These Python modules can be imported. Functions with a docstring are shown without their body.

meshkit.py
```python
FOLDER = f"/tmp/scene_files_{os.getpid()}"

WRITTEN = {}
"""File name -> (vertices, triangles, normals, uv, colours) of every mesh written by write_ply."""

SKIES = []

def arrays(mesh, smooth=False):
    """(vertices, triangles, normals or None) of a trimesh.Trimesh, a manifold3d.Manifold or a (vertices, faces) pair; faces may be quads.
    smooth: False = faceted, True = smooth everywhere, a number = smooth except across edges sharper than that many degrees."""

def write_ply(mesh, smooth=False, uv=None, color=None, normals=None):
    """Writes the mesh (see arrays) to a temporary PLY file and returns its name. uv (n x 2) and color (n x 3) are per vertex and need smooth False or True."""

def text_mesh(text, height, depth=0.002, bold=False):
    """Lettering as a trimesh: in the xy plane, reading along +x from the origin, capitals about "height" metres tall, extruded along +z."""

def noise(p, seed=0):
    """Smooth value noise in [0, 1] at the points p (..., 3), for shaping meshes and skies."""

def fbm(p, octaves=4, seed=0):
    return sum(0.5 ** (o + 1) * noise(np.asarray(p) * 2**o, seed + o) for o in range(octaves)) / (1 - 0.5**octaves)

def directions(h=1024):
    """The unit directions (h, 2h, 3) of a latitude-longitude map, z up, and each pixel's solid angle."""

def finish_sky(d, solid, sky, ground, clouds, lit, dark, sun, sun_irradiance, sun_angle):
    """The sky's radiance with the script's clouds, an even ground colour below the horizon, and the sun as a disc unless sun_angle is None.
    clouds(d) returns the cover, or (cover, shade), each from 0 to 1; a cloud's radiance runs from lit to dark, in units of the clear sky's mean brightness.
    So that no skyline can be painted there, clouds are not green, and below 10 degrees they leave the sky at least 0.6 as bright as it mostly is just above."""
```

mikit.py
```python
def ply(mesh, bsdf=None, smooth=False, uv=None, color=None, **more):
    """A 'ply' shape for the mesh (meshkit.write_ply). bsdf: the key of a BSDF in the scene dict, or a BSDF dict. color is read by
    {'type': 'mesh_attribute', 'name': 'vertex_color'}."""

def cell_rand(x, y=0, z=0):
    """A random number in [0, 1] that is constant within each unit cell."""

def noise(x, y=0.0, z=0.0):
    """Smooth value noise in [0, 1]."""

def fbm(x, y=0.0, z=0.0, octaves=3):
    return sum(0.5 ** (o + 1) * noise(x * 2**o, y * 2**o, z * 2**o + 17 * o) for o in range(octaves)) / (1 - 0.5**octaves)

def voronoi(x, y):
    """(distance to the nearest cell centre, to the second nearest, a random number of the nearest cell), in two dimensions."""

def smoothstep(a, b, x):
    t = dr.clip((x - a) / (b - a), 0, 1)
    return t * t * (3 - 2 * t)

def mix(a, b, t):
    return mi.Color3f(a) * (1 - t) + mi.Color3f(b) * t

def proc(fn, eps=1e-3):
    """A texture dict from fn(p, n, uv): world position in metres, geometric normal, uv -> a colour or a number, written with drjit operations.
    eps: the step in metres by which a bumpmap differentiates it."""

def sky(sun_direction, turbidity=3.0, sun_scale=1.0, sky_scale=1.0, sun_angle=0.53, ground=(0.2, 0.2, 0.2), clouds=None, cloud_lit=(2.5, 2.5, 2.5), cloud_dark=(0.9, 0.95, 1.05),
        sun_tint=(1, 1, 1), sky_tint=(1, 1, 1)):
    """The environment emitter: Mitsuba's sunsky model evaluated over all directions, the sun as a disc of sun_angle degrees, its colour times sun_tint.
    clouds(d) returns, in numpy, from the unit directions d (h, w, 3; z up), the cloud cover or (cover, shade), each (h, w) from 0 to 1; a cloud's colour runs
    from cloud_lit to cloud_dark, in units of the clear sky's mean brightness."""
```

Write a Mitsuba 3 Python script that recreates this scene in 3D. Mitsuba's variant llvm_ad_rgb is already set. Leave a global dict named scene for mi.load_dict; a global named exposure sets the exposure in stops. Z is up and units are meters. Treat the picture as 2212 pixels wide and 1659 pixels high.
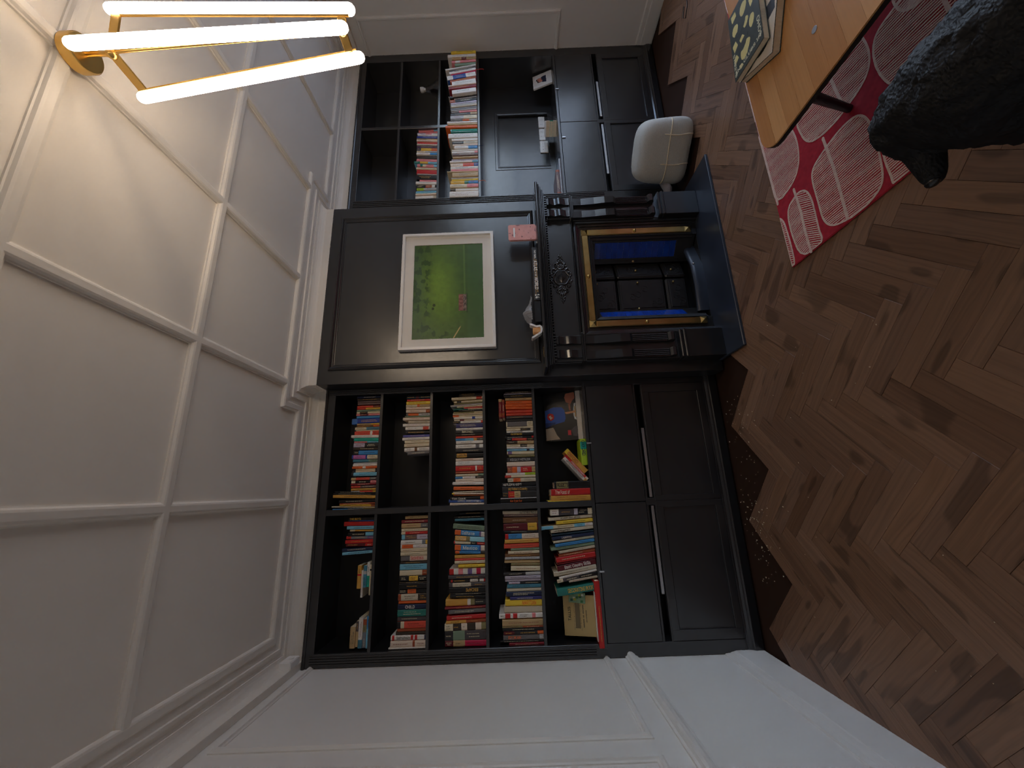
import math, random
import numpy as np, trimesh, shapely
from shapely.geometry import Polygon, LineString, box as sbox
from shapely.ops import unary_union
import manifold3d as m3
import drjit as dr
import mitsuba as mi
import mikit, meshkit
from mikit import proc, ply

random.seed(7); RNG = np.random.default_rng(7)
T = mi.ScalarTransform4f
scene, labels = {}, {}

# ---------------------------------------------------------------- camera, sky, lamps, exposure
CAM = np.array([0.0, -2.7684, 1.4741])
YAW, PITCH, ROLL, FOCAL = 15.3827, 0.1361, -2.1829, 842.16
yw, pt_, rl = map(math.radians, (YAW, PITCH, ROLL))
FWD = np.array([math.sin(yw) * math.cos(pt_), math.cos(yw) * math.cos(pt_), math.sin(pt_)])
RGT = np.array([math.cos(yw), -math.sin(yw), 0.0])
UPV = np.cross(RGT, FWD)
UP = RGT * math.cos(rl) + UPV * math.sin(rl)          # the phone was held on its side: the picture's up is the room's right
scene['camera'] = {'type': 'perspective', 'fov': math.degrees(2 * math.atan(1106 / FOCAL)), 'fov_axis': 'x', 'near_clip': 0.02, 'far_clip': 100.0,
                   'to_world': T().look_at(origin=CAM.tolist(), target=(CAM + FWD).tolist(), up=UP.tolist())}
exposure = 0.12
scene['sky'] = mikit.sky((-0.55, 0.25, 0.75), turbidity=3.5, sun_scale=0.0, sky_scale=19.0, ground=(0.55, 0.55, 0.54),
                         clouds=lambda d: 0.55 * np.clip(meshkit.fbm(d * 3.0 + 5.0, 4) * 2.2 - 0.55, 0, 1), cloud_lit=(1.7, 1.7, 1.75), cloud_dark=(0.9, 0.95, 1.05),
                         sky_tint=(1.0, 1.0, 1.0))
LAMP = (15.5, 12.4, 9.2)          # radiance of the three lit tubes

# ---------------------------------------------------------------- helpers
def lin(*c):
    c = np.asarray(c[0] if len(c) == 1 else c, float) / 255.0
    return np.where(c <= 0.04045, c / 12.92, ((c + 0.055) / 1.055) ** 2.4).tolist()

def rgb(c): return {'type': 'rgb', 'value': list(c)}

def mat(key, color, rough=0.5, spec=0.5, metal=0.0, bump=None, **kw):
    d = {'type': 'principled', 'base_color': color if isinstance(color, dict) else rgb(color), 'roughness': rough if isinstance(rough, dict) else float(rough), 'metallic': float(metal), **kw}
    if metal == 0.0: d['specular'] = float(spec)
    if bump: d = {'type': 'bumpmap', 'arbitrary': proc(bump[0], bump[2] if len(bump) > 2 else 1e-3), 'scale': bump[1], 'bsdf': d}
    scene[key] = {'type': 'twosided', 'bsdf': d}
    return key

def numbered(name):
    k, i = name, 0
    while k in scene or k in labels:
        i += 1; k = f'{name}_{i:03d}'
    return k

def tag(key, label=None, cat=None, group=None, kind=None):
    d = {}
    if label: d['label'] = label
    if cat: d['category'] = cat
    if group: d['group'] = group
    if kind: d['kind'] = kind
    labels[key] = d
    return key

def thing(name, label, cat, group=None):
    return tag(numbered(name), label, cat, group)

def cat_(ms):
    ms = [m if isinstance(m, trimesh.Trimesh) else trimesh.Trimesh(*tri(m), process=False) for m in ms]
    return trimesh.util.concatenate(ms) if len(ms) > 1 else ms[0]

def tri(m):
    if hasattr(m, 'to_mesh'):
        a = m.to_mesh(); return np.asarray(a.vert_properties)[:, :3], np.asarray(a.tri_verts)
    v, f = np.asarray(m[0], float), np.asarray(m[1], int)
    if f.shape[1] == 4: f = np.vstack([f[:, [0, 1, 2]], f[:, [0, 2, 3]]])
    return v, f

def obj(name, mesh, bsdf, parent=None, smooth=False, label=None, kind=None, cat=None, group=None, **kw):
    key = numbered(parent + '__' + name if parent else name)
    if isinstance(mesh, list): mesh = cat_(mesh)
    scene[key] = ply(mesh, bsdf, smooth, **kw)
    if label or kind or cat or group: tag(key, label, cat, group, kind)
    return key

_CB = {}
def bx(x0, x1, y0, y1, z0, z1, c=0.0015):
    """a box with small chamfers"""
    lo, hi = np.array([x0, y0, z0], float), np.array([x1, y1, z1], float)
    if c <= 0: return trimesh.Trimesh(*_box8(lo, hi), process=False)
    c = min(c, 0.45 * (hi - lo).min())
    if 'f' not in _CB:
        s = np.array([[x, y, z] for x in (-1, 1) for y in (-1, 1) for z in (-1, 1)], float)
        pts, k = [], []
        for a in range(3):
            for q in s: pts.append(q); k.append(a)
        P = np.array([q * np.where(np.arange(3) == a, 1.0, 0.9) for q, a in zip(pts, k)])
        h = trimesh.convex.convex_hull(P)
        d = np.linalg.norm(h.vertices[:, None] - P[None], axis=2).argmin(1)
        _CB['f'] = d[h.faces]; _CB['s'] = np.array(pts); _CB['k'] = np.array(k)
    s, k = _CB['s'], _CB['k']
    half = (hi - lo) / 2
    v = (lo + hi) / 2 + s * (half - np.where(np.arange(3)[None] == k[:, None], 0.0, c))
    return trimesh.Trimesh(v, _CB['f'], process=False)

def _box8(lo, hi):
    v = np.array([[x, y, z] for x in (lo[0], hi[0]) for y in (lo[1], hi[1]) for z in (lo[2], hi[2])], float)
    f = np.array([[0, 1, 3], [0, 3, 2], [4, 6, 7], [4, 7, 5], [0, 4, 5], [0, 5, 1], [2, 3, 7], [2, 7, 6], [0, 2, 6], [0, 6, 4], [1, 5, 7], [1, 7, 3]])
    return v, f

def sweep(path, prof, closed=False, ring=False):
    """profile (u to the left of the path, v up) swept along a 2-D path with mitred corners -> trimesh with z = v"""
    P = np.asarray(path, float); n = len(P)
    d = np.diff(np.vstack([P, P[:1]]) if closed else P, axis=0); d /= np.linalg.norm(d, axis=1, keepdims=True)
    N = np.stack([-d[:, 1], d[:, 0]], 1)
    if closed: a, b = np.roll(N, 1, 0), N
    else: a, b = np.vstack([N[:1], N]), np.vstack([N, N[-1:]])
    mt = a + b; mt /= (mt * a).sum(1)[:, None]
    pr = np.asarray(prof, float); k = len(pr)
    V = np.concatenate([P[:, None] + mt[:, None] * pr[None, :, :1], np.broadcast_to(pr[None, :, 1:], (n, k, 1))], 2).reshape(-1, 3)
    F = []
    for i in range(n if closed else n - 1):
        j = (i + 1) % n
        for q in range(k if ring else k - 1):
            r = (q + 1) % k
            F += [[i * k + q, j * k + q, j * k + r], [i * k + q, j * k + r, i * k + r]]
    if not closed:
        for i, fl in ((0, False), (n - 1, True)):
            try: tv = trimesh.creation.triangulate_polygon(Polygon(pr), engine='earcut')[1]
            except Exception: continue
            if len(tv):
                tv = np.asarray(tv) % k + i * k
                F += (tv if fl else tv[:, ::-1]).tolist()
    return trimesh.Trimesh(V, np.array(F), process=False)

def place(m, M):
    m = m.copy(); m.apply_transform(M); return m

def on_back(y):   return np.array([[1, 0, 0, 0], [0, 0, -1, y], [0, 1, 0, 0], [0, 0, 0, 1.0]])     # local (x, z, out) on a plane that faces -y
def on_left(x):   return np.array([[0, 0, 1, x], [1, 0, 0, 0], [0, 1, 0, 0], [0, 0, 0, 1.0]])      # (y, z, out) on a plane that faces +x
def on_right(x):  return np.array([[0, 0, -1, x], [-1, 0, 0, 0], [0, 1, 0, 0], [0, 0, 0, 1.0]])    # (-y, z, out) on a plane that faces -x
def on_top(z):    return np.array([[1, 0, 0, 0], [0, 1, 0, 0], [0, 0, 1, z], [0, 0, 0, 1.0]])
def on_ceil(z):   return np.array([[1, 0, 0, 0], [0, -1, 0, 0], [0, 0, -1, z], [0, 0, 0, 1.0]])    # (x, -y, down)

def rect(x0, x1, y0, y1): return [(x0, y0), (x1, y0), (x1, y1), (x0, y1)]

def rotz(deg, o=(0, 0, 0)): return trimesh.transformations.rotation_matrix(math.radians(deg), [0, 0, 1], o)
def rot(deg, ax, o=(0, 0, 0)): return trimesh.transformations.rotation_matrix(math.radians(deg), ax, o)
def shift(x, y, z): return trimesh.transformations.translation_matrix([x, y, z])

def tube(pts, r, n=10, caps=True):
    P = np.asarray(pts, float); R = np.broadcast_to(np.asarray(r, float), (len(P),))
    t = np.gradient(P, axis=0); t /= np.linalg.norm(t, axis=1, keepdims=True) + 1e-12
    ref = np.array([0, 0, 1.0]) if abs(t[0, 2]) < 0.9 else np.array([1.0, 0, 0])
    V = []; a = None
    for p, q, rr in zip(P, t, R):
        a = np.cross(q, ref) if a is None else a - q * (a @ q)
        a /= np.linalg.norm(a); b = np.cross(q, a)
        an = np.arange(n) * 2 * np.pi / n
        V.append(p + rr * (np.cos(an)[:, None] * a + np.sin(an)[:, None] * b))
    V = np.vstack(V); F = []
    for i in range(len(P) - 1):
        for j in range(n):
            k = (j + 1) % n
            F += [[i * n + j, i * n + k, (i + 1) * n + k], [i * n + j, (i + 1) * n + k, (i + 1) * n + j]]
    if caps:
        V = np.vstack([V, P[:1], P[-1:]]); c0, c1 = len(V) - 2, len(V) - 1; e = (len(P) - 1) * n
        for j in range(n):
            k = (j + 1) % n
            F += [[c0, k, j], [c1, e + j, e + k]]
    return trimesh.Trimesh(V, np.array(F), process=False)

def lathe(prof, n=32):
    """profile (r, z) turned about z; closed if it starts and ends on the axis or is a ring"""
    P = np.asarray(prof, float); k = len(P); an = np.arange(n) * 2 * np.pi / n
    V = np.stack([P[None, :, 0] * np.cos(an)[:, None], P[None, :, 0] * np.sin(an)[:, None], np.broadcast_to(P[None, :, 1], (n, k))], 2).reshape(-1, 3)
    F = []
    for i in range(n):
        j = (i + 1) % n
        for q in range(k - 1):
            if P[q, 0] > 1e-9: F.append([i * k + q, j * k + q, j * k + q + 1])
            if P[q + 1, 0] > 1e-9: F.append([i * k + q, j * k + q + 1, i * k + q + 1])
    m = trimesh.Trimesh(V, np.array(F), process=False); m.merge_vertices(); m.fix_normals(); return m

def ball(c, r, sx=1, sy=1, sz=1, sub=2):
    m = trimesh.creation.icosphere(subdivisions=sub, radius=1.0); m.apply_scale([r * sx, r * sy, r * sz]); m.apply_translation(c); return m

def hull(*balls):
    return m3.Manifold.batch_hull([m3.Manifold.sphere(r, 20).translate(list(map(float, p))) for p, r in balls])

def extr(poly, h): return cat_([trimesh.creation.extrude_polygon(g, h, engine='earcut') for g in getattr(poly, 'geoms', [poly]) if g.area > 1e-9])

def rrect(x0, x1, y0, y1, r, n=6): return sbox(x0 + r, y0 + r, x1 - r, y1 - r).buffer(r, quad_segs=n)

_TX = {}
def text(s, size, depth=0.0004, bold=False):
    if (s, bold) not in _TX:
        m = meshkit.text_mesh(s, 1.0, 1.0, bold); _TX[s, bold] = m
    m = _TX[s, bold].copy(); m.apply_scale([size, size, depth]); return m

def text_w(s, bold=False): text(s, 1.0, 1.0, bold); return _TX[s, bold].bounds[1][0]

class Col:
    """collects boxes and meshes that carry a colour per vertex"""
    def __init__(self): self.v, self.f, self.c, self.n = [], [], [], 0
    def add(self, m, c):
        v, f = (np.asarray(m.vertices), np.asarray(m.faces)) if isinstance(m, trimesh.Trimesh) else m
        self.v.append(v); self.f.append(f + self.n); self.c.append(np.tile(np.asarray(c, float), (len(v), 1))); self.n += len(v)
    def mesh(self): return trimesh.Trimesh(np.vstack(self.v), np.vstack(self.f), process=False), np.vstack(self.c)

# ---------------------------------------------------------------- materials
N_, FB = mikit.noise, mikit.fbm
mat('white_paint', lin(226, 222, 214), 0.5, 0.35)
mat('ceiling_paint', lin(226, 221, 212), 0.62, 0.3)
mat('wall_paint', proc(lambda p, n, uv: mikit.mix(lin(222, 221, 217), lin(228, 226, 221), FB(p.x * 2, p.y * 2, p.z * 2))), 0.5, 0.35)
mat('black_paint', proc(lambda p, n, uv: mikit.mix((0.013, 0.0138, 0.0152), (0.018, 0.0188, 0.0205), FB(p.x * 3, p.y * 3, p.z * 3))), proc(lambda p, n, uv: 0.24 + 0.08 * FB(p.x * 5, p.y * 5, p.z * 5)), 1.0)
mat('cabinet_inside', (0.0075, 0.0075, 0.008), 0.45, 0.4)
mat('gloss_black', (0.012, 0.0127, 0.0142), 0.19, 0.9)
mat('slate', proc(lambda p, n, uv: mikit.mix(lin(38, 44, 54), lin(50, 57, 68), FB(p.x * 6, p.y * 6, p.z * 6))), 0.32, 0.5)
mat('cast_iron', proc(lambda p, n, uv: mikit.mix((0.012, 0.012, 0.012), (0.02, 0.019, 0.018), FB(p.x * 30, p.y * 30, p.z * 30))), 0.38, 0.5)
mat('brass', proc(lambda p, n, uv: mikit.mix(lin(176, 146, 86), lin(214, 188, 126), FB(p.x * 20, p.y * 20, p.z * 9))), 0.27, metal=1.0)
mat('satin_brass', lin(206, 168, 98), 0.3, metal=1.0)
mat('steel', lin(206, 208, 212), 0.34, metal=1.0)
mat('blue_tile', proc(lambda p, n, uv: mikit.mix(lin(6, 42, 120), lin(14, 66, 168), FB(p.x * 25, p.y * 25, p.z * 25))), 0.09, 0.6)
mat('grout', lin(150, 160, 175), 0.7, 0.2)
mat('print', {'type': 'mesh_attribute', 'name': 'vertex_color'}, 0.42, 0.4)
mat('print_matt', {'type': 'mesh_attribute', 'name': 'vertex_color'}, 0.7, 0.25)
mat('paper', proc(lambda p, n, uv: mikit.mix(lin(206, 190, 160), lin(232, 220, 196), FB(p.x * 300, p.y * 40, p.z * 40))), 0.8, 0.2)
mat('white_plastic', lin(232, 231, 228), 0.3, 0.5)
mat('dark_plastic', (0.01, 0.01, 0.011), 0.35, 0.5)
scene['clear_glass'] = {'type': 'dielectric', 'int_ior': 1.5}
scene['sheet_glass'] = {'type': 'thindielectric', 'int_ior': 1.5}

def floor_wood(p, n, uv):
    k = dr.floor(uv.y / 10.0); v = uv.y - k * 10.0 - 5.0; u = uv.x
    a, b = mikit.cell_rand(k, 3, 1), mikit.cell_rand(k, 5, 2)
    warp = FB(u * 4.0 + k * 3.7, v * 14.0, k * 1.3) * 0.05
    ring = N_((v + warp) * 150.0, u * 1.6 + k * 7.1, k)
    fine = N_(v * 520.0, u * 14.0, k * 2.0)
    knot = mikit.smoothstep(0.72, 0.86, N_(u * 7.0 + k * 11.0, v * 22.0, k * 5.0))
    base = mikit.mix(lin(108, 78, 58), lin(150, 114, 87), a * 0.62 + 0.38 * b)
    base = mikit.mix(base, mi.Color3f(lin(116, 92, 80)), 0.35 * b)
    return base * (0.80 + 0.26 * ring + 0.10 * fine) * (1.0 - 0.38 * knot)
mat('floor_wood', proc(floor_wood), proc(lambda p, n, uv: 0.33 + 0.14 * FB(p.x * 9, p.y * 9, 1.0)), 0.5)
mat('floor_gap', lin(52, 34, 24), 0.7, 0.2)

def oak(p, n, uv):
    k = dr.floor(uv.y / 10.0)
    a = mikit.cell_rand(k, 9, 4)
    g = N_(p.x * 3.0 + k * 4.0, p.y * 130.0, k) * 0.6 + N_(p.x * 9.0, p.y * 420.0, k) * 0.4
    return mikit.mix(lin(186, 124, 66), lin(222, 166, 106), a * 0.75 + 0.25 * g)
mat('oak', proc(oak), 0.36, 0.5)
mat('rug_red', proc(lambda p, n, uv: mikit.mix(lin(160, 40, 52), lin(186, 52, 64), FB(p.x * 60, p.y * 60, 2.0))), 0.95, 0.1, sheen=0.5, bump=(lambda p, n, uv: N_(p.x * 420, p.y * 420, 1.0), 0.0012))
mat('yarn', proc(lambda p, n, uv: mikit.mix(lin(214, 178, 166), lin(236, 212, 196), FB(p.x * 90, p.y * 90, 1.0))), 0.95, 0.1, sheen=0.4)
mat('felt', proc(lambda p, n, uv: mikit.mix(lin(176, 176, 168), lin(192, 191, 182), FB(p.x * 160, p.y * 160, p.z * 160))), 0.95, 0.1, sheen=0.3, bump=(lambda p, n, uv: N_(p.x * 700, p.y * 700, p.z * 700), 0.0006))
mat('cord', lin(226, 214, 186), 0.8, 0.2)
mat('grey_plastic', lin(150, 148, 152), 0.45, 0.4)
mat('fur', proc(lambda p, n, uv: mikit.mix((0.0035, 0.0037, 0.0042), (0.011, 0.0115, 0.013), FB(p.x * 45, p.y * 70, p.z * 45))), 0.62, 0.3, sheen=0.15, bump=(lambda p, n, uv: N_(p.x * 160, p.y * 240, p.z * 160), 0.004))
mat('dog_nose', (0.006, 0.006, 0.0065), 0.2, 0.6)
mat('pink_terrazzo', proc(lambda p, n, uv: mikit.mix(mikit.mix(lin(214, 146, 138), lin(230, 168, 158), FB(p.x * 30, p.y * 30, p.z * 30)), mi.Color3f(lin(150, 96, 98)), mikit.smoothstep(0.80, 0.86, N_(p.x * 60, p.y * 60, p.z * 60)))), 0.5, 0.4)
# ---------------------------------------------------------------- the room shell
XL, XR, H, YF = -1.0145, 4.185, 2.968, -5.6
B0, B1, YB = 0.766, 2.2245, -0.151          # chimney breast
YR = 0.06                                    # front of the right bookcase

def struct(name, mesh, m, **kw): return obj(name, mesh, m, kind='structure', **kw)

struct('floor', [bx(XL - 0.1, XR + 0.1, YF - 0.1, 0.5, -0.10, -0.014, 0)], 'floor_gap', label='brown herringbone parquet floor')
struct('ceiling', [bx(XL - 0.1, XR + 0.1, YF - 0.1, 0.5, H, H + 0.1, 0)], 'ceiling_paint')
struct('wall_back', [bx(XL - 0.1, XR + 0.1, 0.42, 0.55, -0.05, H, 0)], 'white_paint')
struct('wall_left', [bx(XL - 0.15, XL, YF - 0.1, 0.45, -0.05, H, 0)], 'wall_paint')
WY0, WY1, WZ0, WZ1 = -3.30, -0.46, 0.45, 2.30       # the tall window in the right wall, outside the picture, that lights the room
struct('wall_right', [bx(XR, XR + 0.25, WY1, 0.45, -0.05, H, 0), bx(XR, XR + 0.25, YF - 0.1, WY0, -0.05, H, 0), bx(XR, XR + 0.25, WY0, WY1, -0.05, WZ0, 0), bx(XR, XR + 0.25, WY0, WY1, WZ1, H, 0)], 'wall_paint')
struct('wall_front', [bx(XL - 0.1, XR + 0.3, YF - 0.2, YF, -0.05, H, 0)], 'wall_paint')
wk = struct('window_1', [bx(XR + 0.10, XR + 0.16, WY0, WY0 + 0.06, WZ0, WZ1), bx(XR + 0.10, XR + 0.16, WY1 - 0.06, WY1, WZ0, WZ1), bx(XR + 0.10, XR + 0.16, WY0, WY1, WZ0, WZ0 + 0.07), bx(XR + 0.10, XR + 0.16, WY0, WY1, WZ1 - 0.06, WZ1),
    bx(XR + 0.10, XR + 0.16, -1.91, -1.85, WZ0, WZ1), bx(XR + 0.10, XR + 0.16, WY0, WY1, 1.36, 1.41), bx(XR - 0.04, XR + 0.12, WY0 - 0.05, WY1 + 0.05, WZ0 - 0.04, WZ0)], 'white_paint')
for a, b in ((WY0 + 0.06, -1.91), (-1.85, WY1 - 0.06)):
    for c, d in ((WZ0 + 0.07, 1.36), (1.41, WZ1 - 0.06)):
        obj('pane', trimesh.Trimesh([[XR + 0.13, a, c], [XR + 0.13, b, c], [XR + 0.13, b, d], [XR + 0.13, a, d]], [[0, 1, 2], [0, 2, 3]], process=False), 'sheet_glass', wk)

for i_, b_ in enumerate(((XL, B0, 0.022, 0.419), (B1, XR, 0.082, 0.419), (B0, B1, YB + 0.001, 0.419))): struct(f'trim_{90 + i_}', [bx(*b_, 2.8525, H, 0)], 'white_paint')

# ceiling: cornice round the room, and the grid of applied mouldings
FL, FR = -0.972, 4.145
corn = [(FR, YF + 0.05), (FR, 0.078), (B1, 0.078), (B1, YB), (B0, YB), (B0, 0.018), (FL, 0.018), (FL, YF + 0.05)]
cprof = [(-0.04, 2.968), (-0.04, 2.851), (0.0, 2.851), (0.0, 2.905), (0.004, 2.914), (0.010, 2.922), (0.018, 2.931), (0.030, 2.939), (0.046, 2.943), (0.050, 2.943), (0.050, 2.950), (0.066, 2.953), (0.084, 2.950), (0.086, 2.943), (0.102, 2.943),
         (0.104, 2.953), (0.140, 2.956), (0.142, 2.949), (0.150, 2.945), (0.178, 2.945), (0.186, 2.949), (0.190, 2.958), (0.190, 2.968)]
struct('trim_1', sweep(corn, cprof, ring=True), 'white_paint', label='white stepped plaster cornice running round the ceiling')
gp = [(-0.031, 0.0), (-0.031, 0.008), (-0.026, 0.010), (-0.020, 0.019), (-0.012, 0.022), (0.012, 0.022), (0.020, 0.019), (0.026, 0.010), (0.031, 0.008), (0.031, 0.0)]
ti = 1
def grid_strip(p, q):
    global ti; ti += 1
    struct(f'trim_{ti}', place(sweep([p, q], gp), on_ceil(H)), 'white_paint')
for gx, ye in ((-0.02, -0.15), (0.745, -0.32), (1.515, -0.32), (2.28, -0.08), (3.05, -0.08), (3.815, -0.08)):
    if gx == 2.28: ye = -0.30
    grid_strip((gx, -ye), (gx, 5.35))
for gy in (-1.065, -1.805, -2.545, -3.285, -4.025, -4.765):
    grid_strip((FL + 0.17, -gy), (FR - 0.17, -gy))

# left wall: panel mouldings, dado rail, skirting
mp = [(-0.018, 0.0), (-0.018, 0.006), (-0.012, 0.009), (-0.006, 0.016), (0.006, 0.016), (0.010, 0.008), (0.018, 0.005), (0.018, 0.0)]
def wall_trim(M, pts, closed=True, prof=mp, name='trim'):
    global ti; ti += 1
    return struct(f'trim_{ti}', place(sweep(pts, prof, closed), M), 'wall_paint')
for a, b in ((-0.79, 0.035), (-1.86, -0.935), (-2.93, -2.005), (-4.0, -3.075), (-5.07, -4.145)):
    wall_trim(on_left(XL), rect(a, b, 0.962, 2.79))
wall_trim(on_right(XR), [(-0.07, 0.925), (0.25, 0.925), (0.25, 2.76), (-0.07, 2.76)], False)
wall_trim(on_right(XR), rect(3.60, 5.35, 0.925, 2.76))
dp = [(-0.038, 0.0), (-0.038, 0.010), (-0.026, 0.014), (-0.016, 0.026), (-0.004, 0.034), (0.012, 0.036), (0.022, 0.028), (0.028, 0.014), (0.038, 0.010), (0.038, 0.0)]
wall_trim(on_left(XL), [(YF + 0.02, 0.808), (0.02, 0.808)], False, dp)
sk = [(0.0, 0.0), (0.0, 0.022), (0.165, 0.022), (0.172, 0.018), (0.190, 0.016), (0.205, 0.010), (0.232, 0.008), (0.236, 0.0)]
struct('baseboard_left', place(sweep([(YF + 0.02, 0), (-0.004, 0)], sk), on_left(XL)), 'wall_paint')
sk2 = [(0.0, 0.0), (0.0, 0.020), (0.10, 0.020), (0.106, 0.014), (0.14, 0.012), (0.15, 0.0)]
struct('baseboard_right', place(sweep([(-0.05, 0), (-YF - 0.02, 0)], sk2), on_right(XR)), 'wall_paint')
struct('baseboard_front', place(sweep([(-XR + 0.03, 0), (-XL - 0.03, 0)], sk), np.array([[-1, 0, 0, 0], [0, 0, 1, YF], [0, 1, 0, 0], [0, 0, 0, 1.0]])), 'wall_paint')

# floor: herringbone blocks, each its own piece
def herringbone():
    L, W = 0.4315, 0.083; a, s = L / math.sqrt(2), math.sqrt(2) * W; g = 0.0004
    room = sbox(XL + 0.004, YF + 0.004, XR - 0.004, 0.40)
    out = []
    for k in range(-5, 16):
        x = 0.040 + (k + 0.5) * a
        sg = 1 if k % 2 == 0 else -1
        for j in range(-50, 6):
            y = -0.955 + 0.012 + (j + (0.5 if k % 2 else 0.0)) * s
            d = np.array([1, sg]) / math.sqrt(2); n = np.array([-d[1], d[0]]); c = np.array([x, y])
            q = [c + d * (L / 2 - g) * i + n * (W / 2 - g) * e for i, e in ((-1, -1), (1, -1), (1, 1), (-1, 1))]
            pg = Polygon(q).intersection(room)
            if pg.geom_type == 'Polygon' and pg.area > 2e-4: out.append((pg, c, d, n))
    return out
def in_view(c):
    v = np.array([c[0], c[1], 0.0]) - CAM; z = v @ FWD
    if z < 0.15: return 1e3
    px = 1106 - FOCAL * (v @ (UPV * math.cos(rl) - RGT * math.sin(rl))) / z; py = 829.5 - FOCAL * (v @ UP) / z
    if not (-60 < px < 2290 and -60 < py < 1720): return 1e3 + z
    hid = (1.1 < c[0] < 3.1 and -2.2 < c[1] < -1.02) or (0.88 < c[0] < 2.27 and c[1] > -0.42) or (c[0] < B0 and c[1] > 0.06) or (c[0] > B1 and c[1] > 0.1)
    return z + (1e2 if hid else 0)
def plank_mesh(pg, c, d, n, i):
    xy = np.asarray(pg.exterior.coords)[:-1]
    if Polygon(xy).exterior.is_ccw is False: xy = xy[::-1]
    m = len(xy); cen = xy.mean(0); dz = 0.0004 * ((i * 37) % 5 - 2) * 0.4
    top = cen + (xy - cen) * (1 - 0.0012 / np.maximum(np.linalg.norm(xy - cen, axis=1), 0.03))[:, None]
    V = np.vstack([np.c_[top, np.full(m, dz)], np.c_[xy, np.full(m, -0.0012 + dz)], np.c_[xy, np.full(m, -0.0145)]])
    F = [[0, q, q + 1] for q in range(1, m - 1)]
    for r in (0, m):
        for q in range(m):
            w = (q + 1) % m
            F += [[r + q, r + m + q, r + m + w], [r + q, r + m + w, r + w]]
    uv = np.c_[(V[:, :2] - c) @ d, (V[:, :2] - c) @ n + 10.0 * i + 5.0]
    return V, np.array(F), uv
HB = sorted(herringbone(), key=lambda q: in_view(q[1]))
rest = ([], [], []); off = 0
for i, q in enumerate(HB):
    V, F, uv = plank_mesh(*q, i)
    if i < 300: obj('plank', trimesh.Trimesh(V, F, process=False), 'floor_wood', 'floor', uv=uv)
    else:
        rest[0].append(V); rest[1].append(F + off); rest[2].append(uv); off += len(V)
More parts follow.
